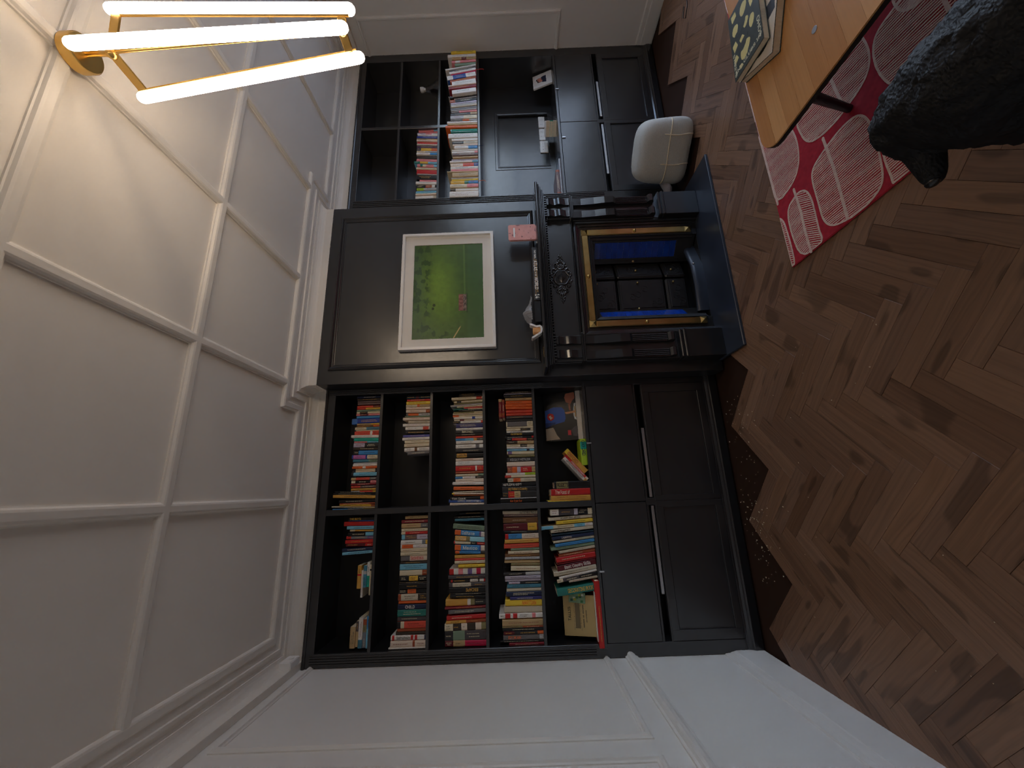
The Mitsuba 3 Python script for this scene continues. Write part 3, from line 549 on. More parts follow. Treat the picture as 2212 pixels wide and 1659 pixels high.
BOOKS = {
'LS1R': '''
703 18 186 0.0 n
686 16 182 0.0 u
671 15 181 0.0 M
656 14 180 0.0 M
634 15 182 0.0 m65R28o7
619 14 181 0.0 r35y65
603 14 180 0.0 e
588 14 180 0.0 c13z32c55
573 14 182 0.0 p15R33p52
554 18 181 0.0 h
518 34 171 0.0 b
503 13 173 0.0 T60y40
488 14 172 0.0 B70o30
469 19 184 0.0 c45a55
461 7 178 0.0 c
429 31 188 0.0 m60w9m31
408 20 208 1.4 w
385 22 188 1.4 j
373 10 186 1.4 p50s50
340 30 187 1.4 L43z57
320 18 185 1.4 u
288 31 184 0.8 z20h80
258 27 192 1.3 b6P45b6c43
237 20 185 1.2 a60e40
227 8 180 0.0 l
209 17 182 0.0 w
193 15 184 0.0 o40w12o48
181 12 183 0.0 z12c76z12
167 13 182 0.0 z12c76z12
140 24 189 1.3 z8s92
114 18 187 0.0 T18m52g30
93 17 184 0.0 c15k57p28
80 13 187 0.0 q
62 14 184 0.0 m35M65
44 14 184 0.0 A
29 12 183 0.0 l33m50y17
20 8 294 3.1 k
9 10 304 2.6 k
-13 20 303 2.5 A
-37 20 263 0.0 k
-49 11 257 0.0 f
-66 13 256 2.5 y86f14
-76 8 311 2.3 c
-93 15 302 1.0 h35l35y30''',
'LS2R': '''
709 11 175 0.0 k
685 22 180 0.0 x38R12x50
669 14 179 0.0 r
644 22 182 0.0 Y
625 17 183 0.0 c45o10T45
605 19 184 1.2 d
580 22 183 1.0 d80f20
558 17 182 1.0 g8o42l50
549 8 191 0.8 e
525 20 202 0.6 d
502 18 163 1.1 C
479 20 202 0.9 w
453 23 183 0.7 w70m22w8
424 20 180 1.2 z
402 17 197 -0.0 i
382 19 201 -0.4 w
358 21 184 -0.2 c
334 22 186 -0.6 c
303 27 185 -1.1 w40B10w50
281 21 160 -2.1 g''',
'LS3R': '''
698 12 172 0.0 k
688 9 174 0.0 u
668 19 229 -0.9 c80r17c3
648 14 211 -1.9 c10z15c75
639 7 213 -2.9 O
625 13 237 -2.7 l
613 11 190 -2.3 c
599 12 137 -1.8 r
590 7 217 0.1 t50c50
576 12 177 1.3 k
564 11 215 0.0 O70c30
553 9 219 0.0 c
538 14 221 0.0 o20c80
521 17 214 0.0 w63b10w27
506 13 211 0.0 C20R15C65
489 17 219 0.0 z25w68m7
457 31 195 0.0 I
437 18 197 0.0 w
414 23 197 0.0 z|BRUNEL;c;22;64
399 13 199 0.0 u
380 16 198 0.0 m
363 16 198 0.0 h35s30A12z23
341 21 196 0.0 w
308 28 198 0.0 w72g13w15
279 25 198 0.0 z
244 28 198 0.0 k4A36k60|LARSSON;k;5;38
220 18 198 0.0 d
188 30 198 0.0 w|THE LAST;l;8;50
150 35 199 0.0 r70w6r24
133 14 199 0.0 f
114 15 199 0.0 c80e20
97 15 200 0.0 h25w45u30
73 23 199 0.0 d
51 20 218 1.7 w
16 24 212 1.7 o
2 10 215 0.0 C
-13 10 223 1.7 Y8d92
-23 9 215 1.7 f
-45 20 234 0.0 k88o12|Tim Cook;w;4;46
-67 21 244 1.5 J|Trillion Dollar Coach;w;25;92;f
-94 26 237 1.4 d''',
'LS4R': '''
699 12 193 0.0 u
691 7 204 -0.1 L
667 22 202 -0.1 k
645 19 195 0.2 T
618 22 192 0.6 o
597 19 195 1.0 o
576 19 193 1.4 o
553 19 192 0.0 m
531 19 192 0.0 m
510 17 189 0.0 Z
488 20 192 0.0 z
451 37 193 0.0 c4g10G0g64c22
438 11 191 0.0 c
421 17 194 0.0 c53z37c10
405 14 192 0.0 w|STRONGER;z;14;60
383 21 193 1.0 k|ELON MUSK;y;16;58
366 16 204 0.0 k93r7
348 17 194 1.4 k20r55k25
324 21 194 1.4 u40T60
302 18 195 1.4 c50u25c25
289 12 194 1.4 w
274 13 193 0.6 s73n10s17
251 23 194 1.0 c4v14c82
231 18 180 0.4 O
202 26 195 0.2 z|ADOLF HITLER;l;10;84
169 31 198 -0.2 d
126 39 195 0.2 f18o17L13r40T12
108 17 207 -0.1 w65N35
92 15 214 0.0 r20c80
62 26 195 -0.2 C20o26C54
33 24 236 -0.1 k|HITLER'S GIFT;w;3;58
2 28 235 -0.1 z|My Father's Country;A;18;74
-43 44 234 -0.1 z17r18T18z47
-50 6 248 0.0 l
-78 26 249 0.6 k|An Eye for;o;26;60
-93 14 247 1.2 k''',
'LS1L': '''
-154 21 186 0.0 k|THE BOYS;y;4;46
-164 9 187 1.7 J
-192 27 216 1.2 r
-213 21 191 1.1 s
-228 14 172 1.4 c20A80
-254 23 182 0.0 k65s35
-276 19 193 1.1 r17G58v25
-299 23 196 -0.5 r
-321 20 190 0.8 R68r32
-343 19 214 -1.9 n
-363 19 213 -2.6 s''',
'LS2L': '''
-157 20 161 0.0 T
-183 20 185 0.0 q
-214 28 184 0.0 T72g28
-237 19 184 0.0 c
-255 16 184 0.0 c15r85
-289 33 181 0.0 s12M45L43
-319 27 184 0.0 w78G12y10
-342 22 185 0.0 w5o40w55
-365 22 184 0.0 c
-388 21 184 0.0 c
-422 33 182 0.0 g33d67|SASHENKA;r;35;84
-438 12 182 0.0 u
-476 36 187 0.0 s
-512 33 187 0.0 c80f20
-543 30 185 0.0 k34y32k34
-557 9 185 0.0 u
-590 33 185 0.0 k
-618 26 187 0.0 k30o30k40
-659 39 190 0.0 f10C58u32
-678 17 187 0.0 o
-709 28 189 0.0 n|CHILD;w;25;58
-750 39 189 0.0 t
-777 26 189 0.0 Z
-818 39 190 0.0 k12c12m76
-837 18 188 0.0 f
-854 16 197 0.0 u
-884 27 227 0.0 w4r6w46r7w4r7w20n6|Gastrophysics;z;16;54
-923 36 228 0.0 d62f6d32
-932 9 238 0.0 w''',
'LS3L': '''
-141 14 172 0.0 k
-164 12 207 0.0 k
-183 16 202 0.0 a
-252 32 214 6.3 e
-289 32 202 5.8 o20h62v6w12|California;w;23;66
-322 30 201 5.0 A38O12S50|China;c;4;36
-340 16 210 4.1 r4c50k20r26
-378 35 203 3.1 o20h62b4d14|Mexico;w;26;75
-395 16 201 2.3 o15h70u15
-417 19 204 0.0 A
-431 12 202 0.0 m
-450 17 204 0.0 c
-473 17 179 0.0 Y
-517 37 239 0.0 r12w13p13w13v12w12Q12w13
-541 21 245 0.0 Z
-562 18 237 0.0 k4r5k48w22k4w12r5
-589 24 240 0.0 Z10C50Z40
-624 31 240 0.0 k|ESCAPE;A;46;80;f
-638 13 232 0.0 k
-659 17 233 1.6 k
-700 40 262 -0.5 A54w8O10z28
-714 12 265 -0.8 q
-739 23 242 -1.7 g
-774 24 253 -1.8 r
-796 18 257 -1.4 A50f50
-840 42 266 -1.0 c20u20d14u20d14O12
-894 53 264 -0.5 z20e28Z52
-931 34 262 0.4 R20T28Q52''',
'LS4L': '''
-153 21 237 1.0 C|DON DELILLO;z;50;97;f
-171 17 230 1.3 M
-209 35 235 0.7 B
-258 48 234 0.3 R70y27R3
-274 14 231 1.3 k
-309 33 225 -0.1 r10h40d50
-334 23 228 -0.4 A
-365 27 234 -0.7 m
-382 15 190 -0.1 e
-402 17 208 0.1 c
-423 19 229 0.6 B
-439 15 229 1.0 l
-462 17 234 1.3 T
-479 16 191 1.6 O
-510 28 193 1.5 c
-533 18 242 0.0 z60l40
-553 17 234 0.0 L
-570 16 233 0.0 L
-585 13 210 0.0 L35k65
-609 22 221 0.0 a
-629 17 225 0.0 C
-659 28 230 0.0 n
-678 18 205 0.0 I
-715 36 236 0.9 Y|MARTIAN;o;46;84
-753 36 243 0.4 C
-783 28 278 0.3 w14r12w6r10w34p8w16
-827 37 259 0.0 T
-837 9 259 0.0 O50f50
-855 17 258 0.0 k
-875 19 251 0.0 R27z58o15
-906 29 255 0.0 g10g80l10|RYOKAN;o;12;44
-919 12 275 0.0 k
-937 16 219 0.0 q''',
'LS5R': '''
7 46 243 0.0 k6O34k60|ROGET'S;k;8;40
-39 43 268 0.0 r|The Food of;d;10;48
-79 40 271 0.0 A
-100 20 292 1.6 Y''',
'LS5L': '''
-167 41 282 -0.5 w20Z37L9k24c10
-189 20 296 -2.7 C|ROCK THE SHACK;z;27;73;f
-214 21 245 -3.0 Y
-239 21 357 -3.3 s25c40s20w15
-260 20 285 -4.3 C|Oberfranken;z;8;46;f
-281 13 282 -4.1 x
-301 19 280 -4.7 n|Lighting;d;22;46
-317 15 273 -5.8 C|FISHING;e;54;92
-339 19 262 -6.4 h
-360 18 292 -6.1 e
-378 16 240 -7.5 C
-401 19 244 -7.3 f
-433 31 260 -7.0 r
-444 10 258 -7.7 q
-478 32 257 -8.7 R|Basic Country Skills;w;18;86
-506 26 283 -8.5 C
-522 14 250 -9.5 w
-545 21 265 -9.1 c15Z40k45
-561 14 187 -7.6 C
-633 45 268 -6.5 t18t82|DECORATING BOOK;y;26;88''',
'RS2L': '''
3244 19 180 0.0 p78s22
3226 14 190 0.0 p
3202 22 192 4.5 L40p30w30
3184 17 187 4.5 w
3159 24 193 3.7 b
3136 16 194 4.5 O50T50
3117 19 195 5.3 d
3090 25 187 4.5 r
3079 10 193 5.3 w
3046 27 192 4.4 V
3014 31 191 4.4 n20y50o30
2994 17 189 4.4 c40l60
2967 25 191 4.4 w65h35
2929 35 187 3.6 u
2892 29 189 5.6 p
2868 21 210 5.3 t25y35s40
2838 25 182 5.3 p15t12c18p38s17
2808 20 191 5.1 c
2760 47 185 4.8 r
2749 10 181 5.2 l
2701 44 181 3.6 k
2680 19 158 3.7 p
2651 28 190 3.9 w
2619 28 187 0.0 k45f30w15k10
2591 25 180 0.0 N35l65
2561 23 187 0.0 s
2541 18 189 0.0 d
2502 35 190 0.0 w83C17''',
'RS3': '''
4054 31 236 -0.2 Y
4015 36 269 -1.3 w
3977 34 226 0.5 T40R20T40
3947 27 231 -2.8 p15w20p65
3913 30 200 -3.7 e
3893 18 292 -10.2 w
3869 23 252 -11.5 Z
3839 27 254 -10.6 w
3823 15 239 -11.4 Q
3771 50 271 -10.3 w20J45w35
3740 30 246 -10.8 f
3685 52 225 -9.5 w
3667 15 260 -6.3 d
3633 29 255 -5.8 q
3578 48 225 -6.9 w
3586 -9 265 -5.4 l30w30l40
3564 22 250 -5.2 z
3551 12 211 -6.7 l
3514 36 250 -5.9 f20k80
3490 22 242 -6.1 L
3471 17 242 -6.1 l
3449 21 239 -5.4 C
3423 25 242 -5.3 g
3404 13 239 -4.6 l
3382 20 236 -3.9 g30p70
3348 31 241 -3.0 z75T25
3339 8 243 -1.5 Z
3295 40 243 -0.8 l50c50
3275 15 240 -0.0 g45o25l30
3249 23 274 -0.3 w
3221 21 264 0.9 T
3194 26 288 0.8 o
3195 -2 236 0.9 l
3174 19 245 0.3 S5j95
3155 18 240 0.3 t
3094 51 264 -0.1 w
3063 26 233 0.2 w
3027 32 229 0.2 z45C55
3007 19 223 -0.2 d
2973 33 209 0.6 w60h40
2950 13 232 0.5 w
2925 22 232 0.2 w88p12
2894 28 226 0.1 M
2871 18 224 0.1 T
2855 15 234 0.1 L
2833 19 251 0.3 w80s20
2795 34 242 -1.1 d45m40J15
2762 30 244 -0.8 w
2736 24 237 -0.2 p
2727 7 274 0.8 c
2678 48 228 -0.6 T
2657 13 237 0.5 l
2640 16 233 -0.6 Y
2604 31 241 0.2 y50t15h35
2564 37 247 0.6 c60p40
2530 24 243 1.2 z18w82
2467 57 251 0.3 w'''}

WHERE = {'LS1R': (LZ[0], 0.0, 'top right shelf', 'left bookcase'), 'LS2R': (LZ[1], 0.0, 'second right shelf', 'left bookcase'), 'LS3R': (LZ[2], 0.0, 'third right shelf', 'left bookcase'), 'LS4R': (LZ[3], 0.0, 'fourth right shelf', 'left bookcase'),
    'LS5R': (0.972, 0.0, 'right half of counter', 'left bookcase'), 'LS1L': (LZ[0], 0.0, 'top left shelf', 'left bookcase'), 'LS2L': (LZ[1], 0.0, 'second left shelf', 'left bookcase'), 'LS3L': (LZ[2], 0.0, 'third left shelf', 'left bookcase'),
    'LS4L': (LZ[3], 0.0, 'fourth left shelf', 'left bookcase'), 'LS5L': (0.972, 0.0, 'left half of counter', 'left bookcase'), 'RS2L': (RZ[1], YR, 'second left shelf', 'right bookcase'), 'RS3': (RZ[2], YR, 'long third shelf', 'right bookcase')}

def ordinal(i): return f"{i}{'th' if 10 <= i % 100 <= 20 else {1: 'st', 2: 'nd', 3: 'rd'}.get(i % 10, 'th')}"

def parse_bands(b):
    out, i = [], 0
    if len(b) == 1: return [(b, 1.0)]
    while i < len(b):
        c = b[i]; j = i + 1
        while j < len(b) and b[j].isdigit(): j += 1
        out.append((c, float(b[i + 1:j] or 100))); i = j
    s = sum(p for _, p in out); return [(c, p / s) for c, p in out]

def book_mesh(w, h, d, bands, rng, txt=None, hard=False):
    """spine in the plane y = 0 facing -y, standing on z = 0, x from 0 to w; returns (cover, colours, pages, lettering)"""
    C = Col(); e = 0.0028 if hard else 0.0012; e = min(e, w * 0.2); rd = min(0.0035, w * 0.28)
    z1 = h
    for c, p in bands:
        z0 = max(0.0, z1 - p * h); col = PAL[c]
        P = np.array([(0, rd), (w * 0.10, rd * 0.35), (w * 0.28, 0), (w * 0.72, 0), (w * 0.90, rd * 0.35), (w, rd), (w, rd + 0.003), (0, rd + 0.003)])
        k = len(P); V = np.vstack([np.c_[P, np.full(k, z0)], np.c_[P, np.full(k, z1)]])
        F = [[q, (q + 1) % k, k + (q + 1) % k] for q in range(k)] + [[q, k + (q + 1) % k, k + q] for q in range(k)] + [[k, k + q, k + q + 1] for q in range(1, k - 1)] + [[0, q + 1, q] for q in range(1, k - 1)]
        C.add((V, np.array(F)), col); z1 = z0
    main = max(bands, key=lambda q: q[1])[0]
    for a in (0.0, w - e): C.add(_box8(np.array([a, rd + 0.002, 0]), np.array([a + e, d, h])), PAL[main])
    let = None
    if txt:
        s, tc, f0, f1, *fl = txt.split(';'); f0, f1 = float(f0) / 100, float(f1) / 100
        L = (f1 - f0) * h; bold = True
        size = min(0.60 * w, 0.03); ln = text_w(s, bold)
        sx = L / ln
        m = text(s, 1.0, 1.0, bold); m.apply_scale([sx, min(size, sx * 1.9), 0.0006])
        hh = min(size, sx * 1.9)
        M = np.array([[0, 1, 0, w / 2 - hh / 2], [0, 0, -1, 0.0001], [-1, 0, 0, h * (1 - f0)], [0, 0, 0, 1.0]])
        if fl: M = np.array([[0, -1, 0, w / 2 + hh / 2], [0, 0, -1, 0.0001], [1, 0, 0, h * (1 - f1)], [0, 0, 0, 1.0]])
        let = (place(m, M), PAL[tc])
    elif w > 0.007:
        # small print: rows of word-like dashes
        z1, done = h, 0
        for c, p in bands:
            L = p * h
            if L > 0.035 and done < 3 and rng.random() < 0.85:
                rows = 2 if w > 0.024 and rng.random() < 0.5 else 1
                ink = PAL[('c' if rng.random() < 0.6 else 'A') if c in DARK or c == 'r' else ('z' if rng.random() < 0.7 else 'q')]
                ink = [0.55 * a + 0.45 * b for a, b in zip(ink, PAL[c])]
                for r_ in range(rows):
                    xc = w * (0.5 if rows == 1 else (0.66, 0.36)[r_]); tw = min(w * (0.30 if rows == 1 else 0.2), 0.006) * (0.6 + 0.5 * rng.random())
                    a = z1 - L * (0.08 + 0.2 * rng.random()); end = z1 - L * (0.60 + 0.32 * rng.random())
                    while a > end + 0.004:
                        n = min(0.004 + 0.012 * rng.random(), a - end)
                        C.add(_box8(np.array([xc - tw / 2, -0.0002, a - n]), np.array([xc + tw / 2, 0.0004, a])), ink); a -= n + 0.0022
                done += 1
            z1 -= L
    cover, col = C.mesh()
    pages = bx(e, w - e, rd + 0.003, d - (0.004 if hard else 0.0006), 0.0035 if hard else 0.0008, h - (0.0035 if hard else 0.0008), 0)
    return cover, col, pages, let

def add_book(name, M, w, h, d, bands, label, group, txt=None, hard=False, seed=0):
    rng = random.Random(seed)
    t = thing(name, label, 'book', group)
    cover, col, pages, let = book_mesh(w, h, d, bands, rng, txt, hard)
    obj('cover', place(cover, M), 'print', t, color=col)
    obj('pages', place(pages, M), 'paper', t)
    if let: obj('lettering', place(let[0], M), 'print', t, color=np.tile(let[1], (len(let[0].vertices), 1)))
    return t

seed = 100; BOOK_KEYS = {}
for seg, block in BOOKS.items():
    z, yf0, where, case = WHERE[seg]
    rows = [q for q in block.strip().split('\n')]
    for i, row in enumerate(rows):
        seed += 1; rng = random.Random(seed)
        body, _, txt = row.partition('|'); x, w, h, lean, bs = body.split(); x, w, h = (float(q) / 1000 for q in (x, w, h)); lean = float(lean)
        w = max(w, 0.0045)
        bands = parse_bands(bs); cs = [c for c, _ in sorted(bands, key=lambda q: -q[1])][:2]
        yf = yf0 + {'LS5R': 0.018, 'LS5L': 0.016, 'RS2L': 0.028}.get(seg, 0.033) + (rng.random() - 0.5) * 0.010
        if seg == 'RS3': yf = -0.018 + (0.0 if i < 15 else 0.034 if i < 32 else 0.05 if i < 44 else 0.062) + (rng.random() - 0.5) * 0.006
        d = {True: 0.125 + 0.012 * rng.random(), False: 0.155 + 0.03 * rng.random()}[h < 0.205]
        if h > 0.25: d = 0.20 + 0.02 * rng.random()
        hard = h > 0.205 and w > 0.016 and rng.random() < 0.6
        M = shift(x, yf, z)
        if abs(lean) > 0.3: M = M @ rot(lean, [0, 1, 0], [w if lean > 0 else 0, 0, 0])
        size = 'thin ' if w < 0.011 else 'thick ' if w > 0.034 else ''
        tall = 'tall ' if h > 0.235 else 'small ' if h < 0.17 else ''
        colour = CNAME[cs[0]] + (' and ' + CNAME[cs[1]] if len(cs) > 1 and cs[1] != cs[0] else '')
        lab = f'{tall or size}{colour} book, {ordinal(i + 1)} from right on {where} in {case}'
        if len(lab.split()) > 16: lab = f'{colour} book, {ordinal(i + 1)} from right on {where}, {case}'
        if len(lab.split()) > 16: lab = f'{colour} book, {ordinal(i + 1)} from right on {where} in {case}'
        BOOK_KEYS[seg, i] = (add_book('book', M, w, h, d, bands, lab, f'books on the {where} of the {case}', txt or None, hard, seed), M, w, d)
for (seg, i), c, dx, ln in ((('RS3', 8), 'r', 0.0, 0.045), (('RS3', 39), 'n', 0.0, 0.03), (('RS3', 53), 'o', 0.0, 0.035)):
    k, M, w, d = BOOK_KEYS[seg, i]
    p = (M @ [w / 2, 0.0, 0.0, 1])[:3]
    pts = [p + [0, 0.002, 0.004], p + [0, -0.022 + YR - p[1] - 0.012 + 0.03 if False else min(-0.004, YR - p[1] - 0.010), 0.002], p + [0, min(-0.006, YR - p[1] - 0.016), -0.02], p + [0.004, min(-0.006, YR - p[1] - 0.018), -0.02 - ln], p + [-0.010, min(-0.006, YR - p[1] - 0.018), -0.03 - ln]]
    mm = tube(pts, 0.0022, 6); obj('ribbon', mm, 'print_matt', k, color=np.tile(PAL[c], (len(mm.vertices), 1)), label='ribbon bookmark hanging below the shelf')

# books that lie flat or lean: M maps the standing book's frame
def lying(x0, x1, y, z, th, ry=0.0):
    """spine to the front, head to the left; x0..x1 is the book's height"""
    return np.array([[0, 0, -1, x1], [0, 1, 0, y], [1, 0, 0, z], [0, 0, 0, 1.0]])
def flat(name, x0, x1, y, z, th, d, bands, label, group=None, txt=None, hard=False, turn=0.0, s=0):
    M = lying(x0, x1, y, z, th)
    if turn: M = rotz(turn, [(x0 + x1) / 2, y, z]) @ M
    return add_book(name, M, th, x1 - x0, d, parse_bands(bands), label, group, txt, hard, 9000 + s)
z = LZ[0]
for i, (x0, x1, th, b, l) in enumerate(((-0.618, -0.436, 0.021, 'c80k6c14', 'cream paperback at the bottom of the flat stack on top left shelf'), (-0.570, -0.420, 0.019, 'j45w55', 'teal paperback with white label in the flat stack on top left shelf'), (-0.572, -0.440, 0.022, 'a60l15a25', 'dusky blue paperback lying in the middle of top left shelf stack'),
        (-0.632, -0.470, 0.013, 'w', 'thin white book near the top of the flat stack on top left shelf'), (-0.578, -0.438, 0.026, 'A55r8A37', 'orange tan book topmost in the flat stack on top left shelf'))):
    flat('flat_book', x0, x1, 0.034 + 0.003 * (i % 2), z, th, 0.115 + 0.01 * (i % 3), b, l, 'books in the middle flat stack', s=i); z += th + 0.0003
z = LZ[0]
for i, (x0, x1, th, b, l) in enumerate(((-0.922, -0.742, 0.022, 's60h40', 'pale blue paperback at the bottom of the corner stack on top left shelf'), (-0.920, -0.760, 0.024, 'G55O25f20', 'green mottled book second in the corner stack on top left shelf'), (-0.921, -0.750, 0.026, 'a28w72', 'white and blue book in the middle of the top left corner stack'),
        (-0.914, -0.770, 0.018, 'T60Z40', 'tan and grey book under the top one in the corner stack'), (-0.920, -0.800, 0.034, 'T', 'thick sandy tan book topmost in the corner stack of top left shelf'))):
    flat('flat_book', x0, x1, 0.034 + 0.004 * (i % 2), z, th, 0.13 + 0.02 * (i % 3), b, l, 'books in the corner flat stack', s=20 + i); z += th + 0.0003
# the two old red books that lie on top of the fourth shelf's orange paperbacks
ztop = LZ[3] + 0.200
flat('flat_book', 0.520, 0.655, 0.040, ztop, 0.020, 0.12, 'q12f14q60f14', 'old red cloth book lying on the orange paperbacks, the lower of two', 'old red books lying on the orange paperbacks', s=41)
flat('flat_book', 0.512, 0.660, 0.036, ztop + 0.0205, 0.024, 0.12, 'R10f18q58T14', 'old red cloth book lying on the orange paperbacks, the upper of two', 'old red books lying on the orange paperbacks', s=42)
b_ = thing('small_box', 'small blue box lying on the royal blue book on the top shelf', 'box')
mm = bx(0.512, 0.553, 0.036, 0.09, LZ[0] + 0.172, LZ[0] + 0.214, 0.003); obj('carton', mm, 'print', b_, color=np.tile(lin(70, 118, 190), (len(mm.vertices), 1)))

# left counter, right of the divider: leaning dictionaries, green dictionary, cookbook on its spine
zc = 0.972
la = math.radians(50.0); up_, rt_ = np.array([math.sin(la), 0, math.cos(la)]), np.array([math.cos(la), 0, -math.sin(la)])
corner = np.array([0.124, 0.024, zc + 0.0005])
for i, (w, h, b, txt, l) in enumerate(((0.036, 0.203, 'Y12A88', 'OXFORD;f;10;58', 'amber dictionary at the bottom of the three slanted books on the counter'), (0.017, 0.224, 'r90d10', 'SPANISH DICTIONARY;w;26;84', 'red dictionary between the amber and the white slanted books'), (0.021, 0.238, 'w84A16', 'OXFORD SPANISH DICTIONARY;Z;10;78', 'white dictionary with amber foot, uppermost of the three slanted books'))):
    M = np.eye(4); M[:3, 0], M[:3, 2], M[:3, 3] = rt_, up_, corner - rt_ * w
    add_book('leaning_book', M, w, h, 0.14, parse_bands(b), l, 'slanted dictionaries', txt, False, 500 + i)
    o = corner - rt_ * (w + 0.0004); corner = o - up_ * ((o[2] - zc - 0.0005) / up_[2])
flat('flat_book', 0.160, 0.344, 0.022, zc, 0.040, 0.16, 'N60j28N12', 'bright green dictionary lying flat beside the large cookbook', None, 'OXFORD;n;36;94;f', True, s=60)
ck = thing('cookbook', 'large cookbook with a photograph of a blue cap, leaning at the back of the counter', 'book')
Mk = shift(0, 0.108, zc) @ rot(-20, [1, 0, 0])
cw0, cw1, chh = 0.352, 0.722, 0.285
obj('cover', place(bx(cw0, cw1, 0.0, 0.003, 0.034, chh, 0), Mk), 'dark_plastic', ck); obj('cover', place(bx(cw0, cw1, 0.029, 0.032, 0.0, chh, 0), Mk), 'dark_plastic', ck)
obj('pages', place(bx(cw0 + 0.003, cw1 - 0.003, 0.003, 0.029, 0.003, chh - 0.003, 0), Mk), 'paper', ck)
sp_ = place(bx(cw0, cw1, -0.0005, 0.006, 0.0, 0.036, 0.001), Mk); obj('spine', sp_, 'print', ck, color=np.tile(lin(226, 220, 210), (len(sp_.vertices), 1)), label='white spine')
pic = Col()
def flatshape(poly, c, lift):
    m = extr(poly, 0.0003); m.apply_transform(np.array([[1, 0, 0, 0], [0, 0, -1, -lift], [0, 1, 0, 0], [0, 0, 0, 1.0]])); pic.add(m, lin(c))
def P_(u, v): return (cw1 - v * (cw1 - cw0), chh - u * (chh - 0.036))     # u: down the cover, v: from the right edge
def poly(*q): return Polygon([P_(a, b) for a, b in q])
flatshape(poly((0.02, 0.36), (0.30, 0.30), (0.55, 0.31), (0.64, 0.38), (0.66, 0.55), (0.62, 0.62), (0.30, 0.66), (0.02, 0.72)), (52, 96, 186), 0.0002)
flatshape(poly((0.02, 0.62), (0.36, 0.62), (0.30, 0.66), (0.02, 0.72)), (34, 62, 128), 0.0006)
flatshape(poly((0.10, 0.44), (0.17, 0.42), (0.27, 0.44), (0.31, 0.50), (0.29, 0.55), (0.20, 0.58), (0.11, 0.55), (0.08, 0.50)), (206, 36, 38), 0.0010)
flatshape(poly((0.13, 0.49), (0.20, 0.46), (0.21, 0.50), (0.27, 0.52), (0.22, 0.53), (0.19, 0.56), (0.17, 0.52)), (236, 226, 206), 0.0014)
flatshape(poly((0.70, 0.04), (0.97, 0.02), (0.98, 0.15), (0.90, 0.20), (0.84, 0.27), (0.70, 0.22), (0.66, 0.12)), (190, 116, 90), 0.0003)
flatshape(poly((0.76, 0.26), (0.82, 0.26), (0.84, 0.40), (0.79, 0.40)), (172, 106, 82), 0.0003)
flatshape(poly((0.94, 0.26), (0.99, 0.25), (0.99, 0.60), (0.93, 0.58), (0.90, 0.45)), (222, 224, 228), 0.0003)
flatshape(poly((0.64, 0.43), (0.95, 0.41), (0.95, 0.45), (0.70, 0.47)), (212, 152, 112), 0.0007)
flatshape(poly((0.95, 0.32), (0.985, 0.32), (0.985, 0.55), (0.95, 0.53)), (186, 150, 92), 0.0007)
flatshape(poly((0.02, 0.74), (0.26, 0.72), (0.36, 0.88), (0.46, 0.97), (0.02, 0.98)), (192, 176, 156), 0.0003)
flatshape(poly((0.70, 0.80), (0.80, 0.80), (0.80, 0.90), (0.70, 0.90)), (216, 62, 72), 0.0007)
flatshape(poly((0.81, 0.80), (0.90, 0.74), (0.99, 0.72), (0.99, 0.93), (0.86, 0.92)), (86, 82, 86), 0.0003)
m_, c_ = pic.mesh(); obj('cover_print', place(m_, Mk), 'print', ck, color=c_, label='printed photograph of cap, hand, plate and bottle')

# left counter, left of the divider: red folio with a song book, cards and a thin board on it
flat('folio', -0.948, -0.572, -0.030, zc, 0.030, 0.25, 'r', 'large red folio lying flat on the counter, sticking out over the edge', None, None, True, s=70)
zf = zc + 0.0305
tl = thing('song_book', 'tan song book with a printed title standing on the red folio', 'book')
Mt = shift(-0.905, 0.030, zf) @ rot(-14, [1, 0, 0])
m_ = bx(0, 0.236, 0.0, 0.012, 0, 0.205, 0.001); obj('cover', place(m_, Mt), 'print_matt', tl, color=np.tile(lin(190, 164, 112), (len(m_.vertices), 1)))
def on_cover(s, size, u, v, col, par, M, flip=0):
    m = text(s, size, 0.0005, True); m.apply_transform(np.array([[0, 1, 0, u], [0, 0, -1, -0.0002], [-1, 0, 0, v], [0, 0, 0, 1.0]]) if not flip else np.array([[1, 0, 0, u], [0, 0, -1, -0.0002], [0, 1, 0, v], [0, 0, 0, 1.0]]))
    obj('lettering', place(m, M), 'print', par, color=np.tile(lin(col), (len(m.vertices), 1)))
on_cover('TALLIS', 0.017, 0.085, 0.158, (64, 54, 40), tl, Mt, 1)
m_ = cat_([bx(0.045, 0.190, -0.0006, 0.001, 0.098, 0.130, 0), bx(0.050, 0.100, -0.0005, 0.001, 0.074, 0.081, 0), bx(0.106, 0.122, -0.0005, 0.001, 0.074, 0.081, 0), bx(0.128, 0.180, -0.0005, 0.001, 0.074, 0.081, 0), bx(0.080, 0.150, -0.0005, 0.001, 0.056, 0.061, 0), bx(0.030, 0.205, -0.0005, 0.001, 0.092, 0.0935, 0), bx(0.030, 0.205, -0.0005, 0.001, 0.1355, 0.137, 0)]); obj('cover_print', place(m_, Mt), 'print_matt', tl, color=np.tile(lin(122, 108, 80), (len(m_.vertices), 1)))
rb = thing('booklet', 'orange red booklet standing behind the tan song book', 'book')
m_ = bx(0, 0.240, 0.0130, 0.019, 0, 0.196, 0.001); obj('cover', place(m_, Mt @ shift(-0.004, 0, 0)), 'print_matt', rb, color=np.tile(lin(206, 72, 32), (len(m_.vertices), 1)))
cd = thing('card', 'green patterned paper card tucked in front of the tan song book', 'card')
gm, gc = Col(), None
gm.add(bx(0, 0.062, -0.0020, -0.0010, 0.0, 0.106, 0), lin(132, 160, 128))
